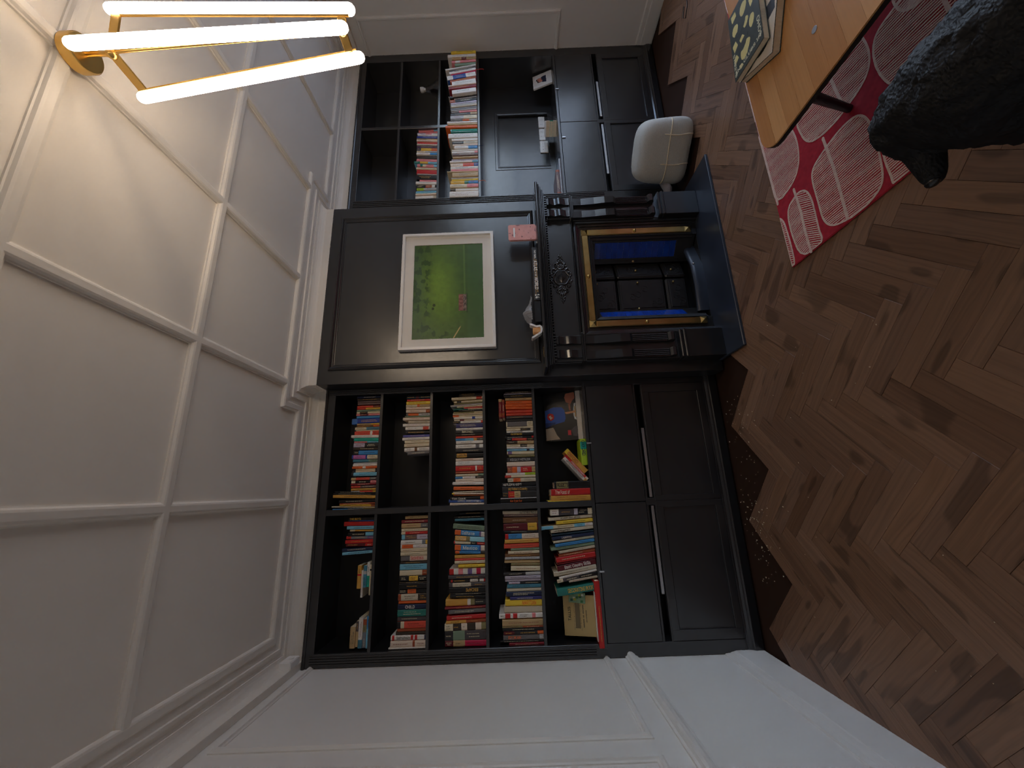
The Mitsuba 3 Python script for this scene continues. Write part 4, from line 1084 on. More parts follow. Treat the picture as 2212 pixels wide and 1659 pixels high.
for q in range(9):
    a, b = 0.004 + 0.045 * ((q * 0.37) % 1), 0.006 + 0.085 * ((q * 0.59 + 0.1) % 1)
    gm.add(bx(a, a + 0.014, -0.0026, -0.0018, b, b + 0.016, 0), lin(((72, 120, 74), (206, 208, 190), (178, 180, 60), (60, 96, 80))[q % 4]))
m_, c_ = gm.mesh(); obj('sheet', place(m_, Mt @ shift(0.188, -0.002, 0.060) @ rot(4, [0, 1, 0])), 'print_matt', cd, color=c_)
wb = thing('thin_board', 'thin pale board lying between the red folio and the song book', 'board')
m_ = bx(-0.920, -0.640, -0.010, 0.024, zf, zf + 0.004, 0.001); obj('sheet', m_, 'white_plastic', wb)

# right bookcase: things on the counter and the second shelf
zr = 0.972
flat('flat_book', 2.505, 2.765, YR + 0.040, zr + 0.0165, 0.030, 0.20, 'f8M84f8', 'dull red book lying flat on the right counter beside the mantelpiece', None, None, True, s=80)
lp_ = thing('laptop', 'thin pale closed laptop under the dull red book on the right counter', 'laptop')
obj('lid', bx(2.495, 2.872, YR + 0.020, YR + 0.262, zr + 0.009, zr + 0.016, 0.003), 'steel', lp_); obj('base', bx(2.495, 2.872, YR + 0.020, YR + 0.262, zr, zr + 0.0085, 0.003), 'grey_plastic', lp_)
for i, (b, th, l, tx) in enumerate((('w', 0.032, 'white book at the bottom of the three-book stack on the right counter', None), ('j', 0.029, 'teal book in the middle of the three-book stack on the right counter', None), ('w88z12', 0.036, 'white book on top of the three-book stack on the right counter', None))):
    z0 = zr + (0, 0.0323, 0.0616)[i]
    # spine faces right-front, page edges face left-front
    M = rotz(41, [3.330, 0.098, 0]) @ lying(3.330, 3.520 + 0.004 * (i % 2), 0.098, z0, th)
    add_book('flat_book', M, th, 0.19 + 0.004 * (i % 2), 0.132, parse_bands(b), l, 'stacked books on the right counter', tx, False, 600 + i)
pc = thing('photo_block', 'square white block with a portrait photograph leaning at the back of the right counter', 'photo')
Mp = shift(3.880, 0.155, zr) @ rotz(7) @ rot(-19, [1, 0, 0])
obj('block', place(bx(0, 0.195, 0.0, 0.018, 0, 0.195, 0.002), Mp), 'white_plastic', pc)
pic = Col()
def fs2(pts, c, lift):
    m = extr(Polygon(pts).buffer(0.004).buffer(-0.002), 0.0003); m.apply_transform(np.array([[1, 0, 0, 0], [0, 0, -1, -lift], [0, 1, 0, 0], [0, 0, 0, 1.0]])); pic.add(m, lin(c))
fs2([(0.045, 0.06), (0.145, 0.06), (0.140, 0.10), (0.118, 0.118), (0.075, 0.112), (0.055, 0.09)], (38, 42, 64), 0.0004)
for cx_, cz_ in ((0.082, 0.118), (0.112, 0.128)):
    fs2([(cx_ + 0.017 * math.cos(a), cz_ + 0.026 * math.sin(a) + 0.006) for a in np.linspace(0, 6.0, 14)], (48, 34, 30), 0.0006)
    fs2([(cx_ + 0.013 * math.cos(a), cz_ + 0.022 * math.sin(a)) for a in np.linspace(0, 6.0, 14)], (206, 140, 122), 0.0010)
m_, c_ = pic.mesh(); obj('portrait', place(m_, Mp), 'print', pc, color=c_, label='small printed portrait of two people')
for i, (x0, x1, z0, z1) in enumerate(((3.558, 3.703, 1.048, 1.113), (3.402, 3.546, 1.050, 1.112), (3.245, 3.392, 1.030, 1.112))):
    so = thing('wall_socket', ('white socket plate in the niche, rightmost of three, half behind the book stack', 'white socket plate in the niche, middle of three, behind the book stack', 'white socket plate in the niche, leftmost of three, clear of the books')[i], 'socket', 'socket plates in the niche')
    yy = ybr + 0.024
    obj('plate', bx(x0, x1, yy - 0.012, yy, z0, z1, 0.004), 'white_plastic', so)
    hs = []
    for u in ((0.30, 0.70) if i < 2 else (0.25, 0.5, 0.75)):
        xm, zm = x0 + u * (x1 - x0), (z0 + z1) / 2
        hs += [bx(xm - 0.002, xm + 0.002, yy - 0.0126, yy - 0.010, zm + 0.006, zm + 0.014, 0), bx(xm - 0.010, xm - 0.005, yy - 0.0126, yy - 0.010, zm - 0.010, zm - 0.006, 0), bx(xm + 0.005, xm + 0.010, yy - 0.0126, yy - 0.010, zm - 0.010, zm - 0.006, 0)]
    obj('slots', hs, 'dark_plastic', so)
cf = thing('carafe', 'conical clear glass carafe with a pale stopper on the second shelf', 'carafe')
zq = RZ[1]
pf = [(0.0, 0.001), (0.082, 0.001), (0.088, 0.006), (0.086, 0.018), (0.066, 0.052), (0.044, 0.090), (0.028, 0.122), (0.021, 0.150), (0.022, 0.170), (0.0195, 0.170), (0.0185, 0.150), (0.0255, 0.121), (0.0415, 0.089), (0.0635, 0.051), (0.0830, 0.018), (0.084, 0.008), (0.080, 0.004), (0.0, 0.004)]
obj('glass', place(lathe(pf, 40), shift(3.905, 0.205, zq)), 'clear_glass', cf, smooth=35)
obj('stopper', place(lathe([(0, 0.155), (0.0175, 0.155), (0.0178, 0.172), (0.024, 0.173), (0.026, 0.196), (0.024, 0.206), (0, 0.208)], 24), shift(3.905, 0.205, zq)), 'white_plastic', cf, smooth=30)
# ---------------------------------------------------------------- over the mantel
t = thing('picture', 'framed photograph of a green field with a small house, hanging on the chimney breast', 'picture')
px0, px1, pz0, pz1 = 0.988, 1.939, 1.582, 2.278
obj('frame', place(sweep(rect(px0, px1, pz0, pz1), [(0, 0), (0, 0.036), (0.002, 0.038), (0.020, 0.038), (0.022, 0.036), (0.022, 0.006), (0.022, 0.0)], True), on_back(YB)), 'white_plastic', t, label='white picture frame')
obj('mount', [bx(px0 + 0.020, 1.072, YB - 0.016, YB - 0.012, pz0 + 0.02, pz1 - 0.02, 0), bx(1.848, px1 - 0.02, YB - 0.016, YB - 0.012, pz0 + 0.02, pz1 - 0.02, 0), bx(1.072, 1.848, YB - 0.016, YB - 0.012, pz0 + 0.02, 1.668, 0), bx(1.072, 1.848, YB - 0.016, YB - 0.012, 2.188, pz1 - 0.02, 0)], 'white_paint', t, label='cream card mount')
def field(p, n, uv):
    X, Z = (p.x - 1.072) / 0.776, (p.z - 1.668) / 0.52
    g = FB(p.x * 6, p.z * 6, 1.0); f = FB(p.x * 40, p.z * 40, 3.0, 4)
    glow = dr.exp(-(dr.square((X - 0.52) / 0.45) + dr.square((Z - 0.62) / 0.28)))
    c = mikit.mix(lin(58, 92, 42), lin(124, 160, 58), glow * 0.85 + 0.2 * g - 0.1)
    bush = mikit.smoothstep(0.50, 0.62, FB(p.x * 26, p.z * 34, 5.0)) * (mikit.smoothstep(0.72, 0.80, Z - 0.06 * g + 0.03) + mikit.smoothstep(0.20, 0.10, X) * mikit.smoothstep(0.45, 0.55, Z))
    c = mikit.mix(c, mi.Color3f(lin(40, 74, 36)), dr.minimum(bush, 1.0) * 0.75)
    c = c * (0.82 + 0.36 * f)
    rid = mikit.smoothstep(0.02, 0.0, dr.abs(Z - 0.255 - 0.02 * X)) * mikit.smoothstep(0.35, 0.5, X)
    c = mikit.mix(c, mi.Color3f(lin(120, 156, 76)), 0.5 * rid)
    low = mikit.smoothstep(0.26, 0.20, Z)
    c = mikit.mix(c, mi.Color3f(lin(78, 116, 66)), 0.45 * low)
    path = mikit.smoothstep(0.012, 0.006, dr.abs((Z - 0.30) - (X - 0.02) * 0.85 * -1.0 - 0.13 + 0.02)) * mikit.smoothstep(0.0, 0.01, X) * mikit.smoothstep(0.13, 0.10, X)
    c = mikit.mix(c, mi.Color3f(lin(196, 172, 112)), path)
    dot = mikit.smoothstep(0.020, 0.012, dr.sqrt(dr.square(X - 0.345) + dr.square((Z - 0.70) * 0.8))) + mikit.smoothstep(0.018, 0.010, dr.sqrt(dr.square(X - 0.310) + dr.square((Z - 0.715) * 0.8)))
    c = mikit.mix(c, mi.Color3f(lin(28, 40, 24)), dr.minimum(dot, 1.0) * 0.85)
    hx, hz = dr.abs(X - 0.365) / 0.085, dr.abs(Z - 0.295) / 0.055
    house = mikit.smoothstep(1.08, 0.95, dr.maximum(hx, hz))
    roof = mikit.mix(lin(116, 70, 66), lin(176, 120, 112), N_(p.x * 110, p.z * 60, 2.0))
    wall = mikit.mix(lin(70, 56, 54), lin(160, 140, 128), N_(p.x * 90, p.z * 150, 4.0))
    c = mikit.mix(c, mikit.mix(wall, roof, mikit.smoothstep(0.280, 0.292, Z)), house)
    c = mikit.mix(c, mi.Color3f(lin(36, 48, 30)), 0.5 * mikit.smoothstep(1.1, 0.9, dr.maximum(dr.abs(X - 0.36) / 0.10, dr.abs(Z - 0.232) / 0.012)))
    return c
mat('field_print', proc(field), 0.4, 0.3)
obj('photograph', bx(1.070, 1.850, YB - 0.0115, YB - 0.009, 1.666, 2.190, 0), 'field_print', t)
obj('backing', bx(px0 + 0.005, px1 - 0.005, YB - 0.008, YB - 0.002, pz0 + 0.005, pz1 - 0.005, 0), 'dark_plastic', t)
gy = YB - 0.024
obj('glazing', trimesh.Trimesh([[px0 + 0.02, gy, pz0 + 0.02], [px1 - 0.02, gy, pz0 + 0.02], [px1 - 0.02, gy, pz1 - 0.02], [px0 + 0.02, gy, pz1 - 0.02]], [[0, 1, 2], [0, 2, 3]], process=False), 'sheet_glass', t)

# ---------------------------------------------------------------- on the mantel shelf
ZM = 1.2575
k = thing('pink_card', 'pink speckled rounded card with a white stripe standing on the mantel shelf', 'card')
m_ = trimesh.creation.extrude_polygon(rrect(1.792, 1.922, ZM + 0.004, 1.466, 0.012), 0.006, engine='earcut'); obj('card', place(m_, on_back(-0.262)), 'pink_terrazzo', k)
m_ = trimesh.creation.extrude_polygon(rrect(1.792, 1.922, ZM, 1.462, 0.012), 0.012, engine='earcut'); obj('back_card', place(m_, on_back(-0.249)), 'pink_terrazzo', k)
m_ = trimesh.creation.extrude_polygon(rrect(1.815, 1.896, 1.416, 1.428, 0.004), 0.0006, engine='earcut'); obj('stripe', place(m_, on_back(-0.268)), 'white_plastic', k, label='white stripe')
at = flat('atlas', 1.288, 1.712, -0.285, ZM, 0.044, 0.12, 'z', 'dark grey atlas with white lettering lying on the mantel shelf', None, None, True, s=90)
def on_spine(s, x_right, z_top, length, hgt, par):
    m = text(s, 1.0, 1.0, True); w_ = text_w(s, True); m.apply_scale([length / w_, hgt, 0.0006])
    m.apply_transform(np.array([[-1, 0, 0, x_right], [0, 0, -1, -0.2852], [0, -1, 0, z_top], [0, 0, 0, 1.0]]))
    obj('lettering', m, 'print', par, color=np.tile(lin(232, 230, 226), (len(m.vertices), 1)))
on_spine('THE TIMES', 1.690, ZM + 0.028, 0.070, 0.012, at); on_spine('ATLAS', 1.602, ZM + 0.034, 0.082, 0.024, at); on_spine('OF THE', 1.512, ZM + 0.030, 0.036, 0.012, at); on_spine('WORLD', 1.468, ZM + 0.034, 0.098, 0.024, at); on_spine('14', 1.336, ZM + 0.036, 0.036, 0.030, at)
k = thing('slipcase', 'plain black box lying on the mantel shelf at the end of the atlas', 'box')
obj('box', bx(1.125, 1.284, -0.280, -0.165, ZM, ZM + 0.046, 0.003), 'dark_plastic', k)
scene['wrap_film'] = {'type': 'principledthin', 'base_color': rgb(lin(196, 196, 200)), 'roughness': 0.25, 'spec_trans': 0.35, 'diff_trans': 0.7, 'eta': 1.45}
k = thing('plastic_wrap', 'crumpled clear plastic wrapping on the black box and the atlas', 'wrapping')
gu, gv = np.meshgrid(np.linspace(0, 1, 46), np.linspace(0, 1, 26), indexing='ij')
wx = 1.135 + 0.185 * gu + 0.012 * np.sin(gv * 9); wy = -0.288 + 0.115 * gv + 0.006 * np.sin(gu * 14)
hgt = 0.016 + 0.052 * np.exp(-((gu - 0.38) / 0.30) ** 2) * np.sin(np.pi * np.clip(gv * 1.05, 0, 1)) ** 0.6
wz = ZM + 0.047 + hgt * (0.75 + 0.5 * meshkit.noise(np.stack([gu * 9, gv * 6, gu * 0], -1), 3)) + 0.006 * np.abs(np.sin(gu * 37 + gv * 11)) * 0.6
ii, jj = np.meshgrid(np.arange(45), np.arange(25), indexing='ij'); q0 = (ii * 26 + jj).ravel()
obj('film', trimesh.Trimesh(np.stack([wx, wy, wz], -1).reshape(-1, 3), np.vstack([np.c_[q0, q0 + 26, q0 + 27], np.c_[q0, q0 + 27, q0 + 1]]), process=False), 'wrap_film', k)
k = thing('cork_holder', 'small white bracket-shaped holder with a tan cork block on the mantel shelf', 'holder')
pth = [(1.106, 1.335), (1.098, 1.318), (1.088, 1.297), (1.092, 1.275), (1.086, 1.266), (1.066, 1.263), (1.046, 1.267), (1.034, 1.283), (1.016, 1.312), (1.008, 1.326)]
sh = LineString(pth).buffer(0.0065, quad_segs=4)
m_ = trimesh.creation.extrude_polygon(sh, 0.050, engine='earcut'); obj('bracket', place(m_, on_back(-0.235)), 'white_plastic', k)
mat('cork', proc(lambda p, n, uv: mikit.mix(lin(206, 150, 98), lin(228, 178, 124), N_(p.x * 300, p.y * 300, p.z * 300))), 0.7, 0.2)
obj('cork', bx(1.044, 1.082, -0.282, -0.236, 1.270, 1.322, 0.004), 'cork', k)
k = thing('chain', 'thin gold chain lying at the left end of the mantel shelf', 'chain')
obj('links', tube([(0.93, -0.30, ZM + 0.0015), (0.915, -0.285, ZM + 0.0015), (0.90, -0.292, ZM + 0.0015), (0.885, -0.305, ZM + 0.0015), (0.868, -0.300, ZM + 0.0015), (0.855, -0.310, ZM + 0.0015)], 0.0014, 6), 'satin_brass', k)
k = thing('pebble', 'tiny pale pebble on the mantel shelf beside the atlas', 'pebble')
obj('stone', ball((1.742, -0.30, ZM + 0.0035), 0.005, 1.4, 1, 0.7), 'white_plastic', k, smooth=True)

# ---------------------------------------------------------------- pendant lamp
t = thing('pendant_lamp', 'brass pendant lamp with three long glowing tubes hanging from the ceiling', 'lamp')
TT = [np.array(q) for q in ((1.642, -1.838, 2.82), (1.384, -1.901, 2.82), (1.453, -1.672, 2.82))]
TB = [np.array(q) for q in ((1.592, -1.838, 1.962), (1.479, -1.857, 1.968), (1.512, -1.745, 1.960))]
can = np.array([1.512, -1.790, H - 0.021])
hub_t, hub_b = np.mean(TT, 0) + [0, 0, -0.020], np.mean(TB, 0) + [0, 0, 0.045]
obj('canopy', place(lathe([(0, 0), (0.058, 0), (0.060, -0.004), (0.060, -0.040), (0.056, -0.046), (0, -0.046)], 40), shift(*can)), 'satin_brass', t, smooth=40)
obj('stem', tube([can + [0, 0, -0.04], can + [0, 0, -0.07], hub_t + [0, 0, 0.03], hub_t], [0.011, 0.011, 0.013, 0.015], 14), 'satin_brass', t, smooth=40)
obj('spine', [tube([hub_t, hub_b], 0.0065, 10), ball(hub_t, 0.022, 1, 1, 0.8), ball(hub_b, 0.014)], 'satin_brass', t, smooth=40)
def flat_bar(a, b, w, th):
    d = b - a; L = np.linalg.norm(d); d = d / L; s = np.cross([0, 0, 1.0], d); s /= np.linalg.norm(s); n = np.cross(d, s)
    m = bx(0, L, -th / 2, th / 2, -w / 2, w / 2, 0.002); return place(m, np.array([[*r, p] for r, p in zip(np.stack([d, s, n], 1), a)] + [[0, 0, 0, 1.0]]))
for a, b in zip(TT, TB):
    ax = (b - a) / np.linalg.norm(b - a)
    obj('arm', flat_bar(hub_t, a + ax * 0.040, 0.034, 0.007), 'satin_brass', t); obj('arm', flat_bar(hub_b, b - ax * 0.045, 0.030, 0.007), 'satin_brass', t)
    key = numbered(t + '__tube')
    tm = tube([a - ax * 0.0, a + ax * 0.006, a + ax * 0.014, *[a + (b - a) * f for f in np.linspace(0.03, 0.97, 12)], b - ax * 0.014, b - ax * 0.006, b], [0.008, 0.015, 0.0185] + [0.0195] * 12 + [0.0185, 0.015, 0.008], 18)
    scene[key] = ply(tm, {'type': 'diffuse', 'reflectance': rgb((0.7, 0.65, 0.55))}, 40, emitter={'type': 'area', 'radiance': rgb(LAMP)})
    tag(key, 'glowing white tube')
    out = a + (b - a) * 0.5 - np.mean([(p + q) / 2 for p, q in zip(TT, TB)], 0); out /= np.linalg.norm(out)
    obj('channel', tube([a + ax * 0.02 - out * 0.0215, b - ax * 0.02 - out * 0.0215], 0.0045, 6), 'satin_brass', t)

# ---------------------------------------------------------------- rug
t = thing('rug', 'red rug with large cream leaf outlines under the coffee table', 'rug')
RX0, RX1, RY0, RY1 = 1.060, 3.36, -2.72, -0.968
obj('base', bx(RX0, RX1, RY0, RY1, 0.0006, 0.0115, 0.004), 'rug_red', t)
LEAVES = {
 'A': ([(2.291, -0.968), (2.027, -1.112), (1.859, -1.17), (1.736, -1.183), (1.648, -1.198), (1.561, -1.189), (1.495, -1.16), (1.454, -1.102), (1.441, -0.973), (1.646, -0.967), (1.956, -0.984)], [(1.904, -0.975), (1.791, -0.977), (1.589, -0.979), (1.438, -0.984)], -91.6, None),
 'B': ([(1.384, -1.098), (1.373, -1.055), (1.336, -1.028), (1.227, -1.021), (1.066, -1.042), (1.057, -1.188), (1.129, -1.179), (1.228, -1.186), (1.306, -1.187), (1.364, -1.169), (1.388, -1.13)], [(1.425, -1.105), (1.29, -1.11), (1.184, -1.105), (1.062, -1.106)], -80.7, -119.5),
 'C': ([(1.369, -0.963), (1.327, -0.992), (1.264, -0.998), (1.159, -1.001), (1.06, -0.996), (1.067, -0.962)], None, -119.7, None),
 'D': ([(1.439, -1.5), (1.398, -1.523), (1.341, -1.529), (1.246, -1.526), (1.133, -1.514), (1.084, -1.489), (1.062, -1.399), (1.071, -1.324), (1.096, -1.246), (1.154, -1.213), (1.242, -1.216), (1.37, -1.215), (1.425, -1.231), (1.45, -1.305), (1.464, -1.4), (1.458, -1.463)], [(1.506, -1.327), (1.335, -1.334), (1.208, -1.331), (1.077, -1.326)], -92.7, None),
 'E': ([(1.306, -1.627), (1.297, -1.593), (1.274, -1.562), (1.231, -1.54), (1.173, -1.532), (1.105, -1.536), (1.051, -1.533), (1.052, -1.637), (1.07, -1.712), (1.163, -1.708), (1.238, -1.684), (1.294, -1.65)], [(1.383, -1.633), (1.306, -1.627), (1.19, -1.63), (1.059, -1.634)], -90.8, None),
 'F': ([(1.74, -1.223), (1.67, -1.222), (1.562, -1.246), (1.524, -1.324), (1.514, -1.407), (1.523, -1.479), (1.534, -1.536), (1.557, -1.581), (1.604, -1.606), (1.667, -1.611), (1.733, -1.602), (1.862, -1.553), (1.898, -1.404), (1.832, -1.266)], [(1.856, -1.433), (1.721, -1.44), (1.572, -1.451)], -99.7, None),
 'G': ([(1.679, -1.846), (1.671, -1.743), (1.671, -1.694), (1.661, -1.648), (1.618, -1.622), (1.551, -1.612), (1.479, -1.619), (1.421, -1.636), (1.393, -1.665), (1.371, -1.713), (1.348, -1.81), (1.381, -1.921), (1.406, -1.958), (1.58, -1.923)], [(1.617, -1.861), (1.501, -1.852), (1.431, -1.851), (1.385, -1.855)], -101.5, None),
 'H': ([(3.017, -0.976), (2.836, -0.981), (2.708, -1.112), (2.657, -1.232), (2.819, -1.221), (3.155, -1.007)], None, -114.1, None),
}

rngl = random.Random(5)
def smooth_poly(pts):
    P = np.asarray(pts, float)
    for _ in range(2):
        Q = np.roll(P, -1, 0); P = np.stack([0.75 * P + 0.25 * Q, 0.25 * P + 0.75 * Q], 1).reshape(-1, 2)
    return Polygon(P).buffer(0)
def leaf(o, mid, ang, ang2):
    rugp = sbox(RX0 + 0.004, RY0 + 0.004, RX1 - 0.004, RY1 - 0.004)
    pg = smooth_poly(o).intersection(rugp)
    if pg.is_empty: return
    strips = [pg.exterior.buffer(0.0042).intersection(rugp)]
    c = np.array(pg.centroid.coords[0]); R = 0.6
    parts = [(pg.buffer(-0.004), ang)]
    if mid is not None:
        ln = LineString(mid); strips.append(ln.buffer(0.0068))
        if ang2 is not None:
            far = [(mid[0][0] + 0.3 * (mid[0][0] - mid[-1][0]), mid[0][1]), (mid[-1][0] - 0.3, mid[-1][1])]
            up_half = sbox(-9, min(q[1] for q in mid), 9, 9); parts = [(pg.intersection(up_half).buffer(-0.003), ang), (pg.difference(up_half).buffer(-0.003), ang2)]
    for pp, an in parts:
        d = np.array([math.cos(math.radians(an)), math.sin(math.radians(an))]); n = np.array([-d[1], d[0]])
        s = -R
        while s < R:
            w = 0.0019 + 0.0008 * rngl.random(); ks = np.linspace(-R, R, 25)
            line = LineString([tuple(c + n * (s + 0.0016 * math.sin(k_ * 23 + s * 90) + 0.0010 * (rngl.random() - 0.5)) + d * k_) for k_ in ks])
            q = line.buffer(w, cap_style=2, quad_segs=1).intersection(pp)
            if not q.is_empty: strips.append(q)
            s += 0.0100 + 0.0016 * (rngl.random() - 0.5)
    u = unary_union([q for q in strips if not q.is_empty]).simplify(0.0006)
    ms = []
    for g in getattr(u, 'geoms', [u]):
        if g.geom_type == 'Polygon' and g.area > 2e-6: ms.append(trimesh.creation.extrude_polygon(g, 0.0032, engine='earcut'))
    obj('leaf', place(cat_(ms), shift(0, 0, 0.0100)), 'yarn', t)
for o, mid, an, an2 in LEAVES.values(): leaf(o, mid, an, an2)
D_ = LEAVES['D']; F_ = LEAVES['F']
for dx, dy, src in ((0.93, 0.30, D_), (1.40, 0.28, D_), (0.47, -0.02, F_), (0.98, -0.03, F_), (0.50, -0.52, D_), (1.02, -0.55, D_), (1.5, -0.50, D_), (-0.08, -0.86, D_), (0.45, -0.92, D_), (0.95, -0.95, D_)):
    leaf([(a + dx, b + dy) for a, b in src[0]], [(a + dx, b + dy) for a, b in src[1]], src[2], src[3])

# ---------------------------------------------------------------- coffee table and its books
t = thing('coffee_table', 'low wooden coffee table with rounded corners, dark edge and dark splayed legs on the rug', 'table')
tx0, tx1, ty0, ty1, tz = 1.262, 2.62, -2.16, -1.478, 0.420
outline = rrect(tx0, tx1, ty0, ty1, 0.085, 10)
nb = 10; bw = (ty1 - ty0) / nb
for i in range(nb):
    st = outline.intersection(sbox(tx0 - 1, ty0 + i * bw + 0.0002, tx1 + 1, ty0 + (i + 1) * bw - 0.0002))
    m_ = trimesh.creation.extrude_polygon(st, 0.006, engine='earcut'); m_.apply_translation([0, 0, tz - 0.006])
    obj('stave', m_, 'oak', t, uv=np.c_[m_.vertices[:, 0], np.full(len(m_.vertices), 10.0 * i + 5.0)])
m_ = trimesh.creation.extrude_polygon(outline.buffer(0.002), 0.016, engine='earcut'); m_.apply_translation([0, 0, tz - 0.0222])
m2 = trimesh.creation.extrude_polygon(outline.buffer(-0.012), 0.012, engine='earcut'); m2.apply_translation([0, 0, tz - 0.034])
obj('edge_band', [m_, m2], 'dark_plastic', t, label='black table edge')
for sx, sy in ((0, 1), (1, 1), (0, 0), (1, 0)):
    top = np.array([1.505 if not sx else 2.38, (-1.585 if sy else -2.06), tz - 0.034]); foot = np.array([1.500 if not sx else 2.385, (-1.476 if sy else -2.17), 0.0125])
    obj('leg', tube([top, top * 0.5 + foot * 0.5, foot + [0, 0, 0.004], foot], [0.0235, 0.020, 0.0155, 0.014], 16), 'dark_plastic', t, smooth=40)

def art_book(name, corner, ang, L, Wd, z, th, label, blobs):
    """lies flat: corner is its left back corner, L runs to the right, Wd towards the camera"""
    k = thing(name, label, 'book')
    M = shift(corner[0], corner[1], z) @ rotz(ang)
    for a, b in ((0.0, 0.0025), (th - 0.0025, th)):
        m = bx(0, L, -Wd, 0, a, b, 0.0008); obj('cover', place(m, M), 'print', k, color=np.tile(lin(58, 62, 56), (len(m.vertices), 1)))
    obj('pages', place(bx(0.003, L - 0.004, -Wd + 0.003, -0.003, 0.0025, th - 0.0025, 0), M), 'paper', k)
    m = bx(L - 0.003, L, -Wd, 0, 0, th, 0.0008); obj('spine', place(m, M), 'print', k, color=np.tile(lin(58, 62, 56), (len(m.vertices), 1)))
    pr = Col()
    for pts, c, lift in blobs:
        g = (smooth_poly(pts) if len(pts) > 4 else Polygon(pts)).intersection(sbox(0.0012, -Wd + 0.0012, L - 0.0012, -0.0012))
        if g.is_empty: continue
        m = extr(g, 0.0003); m.apply_translation([0, 0, th + lift]); pr.add(m, lin(c))
    m, c = pr.mesh(); obj('cover_print', place(m, M), 'print', k, color=c, label='printed cover picture')
    return k, M
YEL, DK = (226, 212, 142), (62, 68, 62)
L1, W1 = 0.30, 0.190
def sc(*q): return [(a * L1, -b * W1) for a, b in q]
bl = [(sc((0, 0), (1, 0), (1, 1), (0, 1)), DK, 0.0)]
for q in (((0.14, 0.30), (0.26, 0.28), (0.32, 0.36), (0.34, 0.52), (0.28, 0.66), (0.20, 0.58), (0.12, 0.46)), ((0.06, 0.24), (0.13, 0.20), (0.12, 0.30), (0.07, 0.34)), ((0.22, 0.08), (0.32, 0.06), (0.34, 0.16), (0.26, 0.22)), ((0.40, 0.10), (0.52, 0.06), (0.54, 0.18), (0.44, 0.24)), ((0.40, 0.34), (0.46, 0.30), (0.48, 0.42), (0.42, 0.48)),
          ((0.36, 0.70), (0.46, 0.64), (0.56, 0.72), (0.52, 0.84), (0.42, 0.82)), ((0.50, 0.50), (0.60, 0.46), (0.64, 0.60), (0.58, 0.68), (0.52, 0.60)), ((0.60, 0.16), (0.70, 0.08), (0.78, 0.18), (0.72, 0.34), (0.62, 0.28)), ((0.70, 0.46), (0.82, 0.40), (0.90, 0.52), (0.84, 0.68), (0.74, 0.62)), ((0.84, 0.14), (0.95, 0.12), (0.94, 0.28), (0.86, 0.30)), ((0.64, 0.76), (0.76, 0.72), (0.80, 0.84), (0.70, 0.90))):
    bl.append((sc(*q), YEL, 0.0003))
# dancing figures over the light ground
for q in (((0.28, 0.30), (0.33, 0.26), (0.38, 0.32), (0.37, 0.44), (0.44, 0.56), (0.40, 0.60), (0.32, 0.52), (0.27, 0.42)), ((0.56, 0.20), (0.60, 0.14), (0.63, 0.22), (0.60, 0.42), (0.66, 0.56), (0.60, 0.58), (0.54, 0.44))):
    bl.append((sc(*q), DK, 0.0006))
Z2 = tz + 0.0005
L2, W2 = 0.30, 0.215
def sc2(*q): return [(a * L2, -b * W2) for a, b in q]
bl2 = [(sc2((0, 0), (1, 0), (1, 1), (0, 1)), (226, 214, 196), 0.0), (sc2((0.02, 0.10), (0.12, 0.06), (0.22, 0.30), (0.20, 0.52), (0.10, 0.50), (0.03, 0.34)), (44, 46, 44), 0.0004), (sc2((0.08, 0.54), (0.18, 0.50), (0.30, 0.66), (0.28, 0.88), (0.14, 0.84)), (44, 46, 44), 0.0004), (sc2((0.40, 0.70), (0.60, 0.66), (0.66, 0.92), (0.50, 0.96)), (70, 76, 86), 0.0004)]
k2, M2 = art_book('art_book', (1.655, -1.482), -27.5, L2, W2, Z2, 0.031, 'thick art book with black figures on a pale cover, lower of two on the table', bl2)
k1, M1 = art_book('art_book', (1.640, -1.497), -8.0, L1, W1, Z2 + 0.0330, 0.026, 'art book with black and yellow dancing figures, upper of two on the table', bl)
def cover_text(s, x, y, ang, length, size, par, M, z, c=(232, 226, 196)):
    m = text(s, 1.0, 1.0, True); m.apply_scale([length / text_w(s, True), size, 0.0004]); m.apply_transform(M @ shift(x, y, z) @ rotz(ang))
    obj('lettering', m, 'print', par, color=np.tile(lin(c), (len(m.vertices), 1)))
zl = 0.026 + 0.0008
cover_text('AND CLUBS IN', 0.022, -0.008, -90, 0.172, 0.013, k1, M1, zl)
cover_text('STREETS', 0.118, -0.008, 180, 0.104, 0.013, k1, M1, zl)
cover_text('SOHO', 0.024, -W1 + 0.006, 0, 0.088, 0.015, k1, M1, zl)
k = thing('coin', 'small grey coin-like flake lying alone on the wooden table top', 'coin')
obj('disc', place(lathe([(0, 0), (0.011, 0), (0.0115, 0.0008), (0.011, 0.0016), (0, 0.0016)], 20), shift(1.452, -1.812, tz + 0.0003)), 'steel', k)

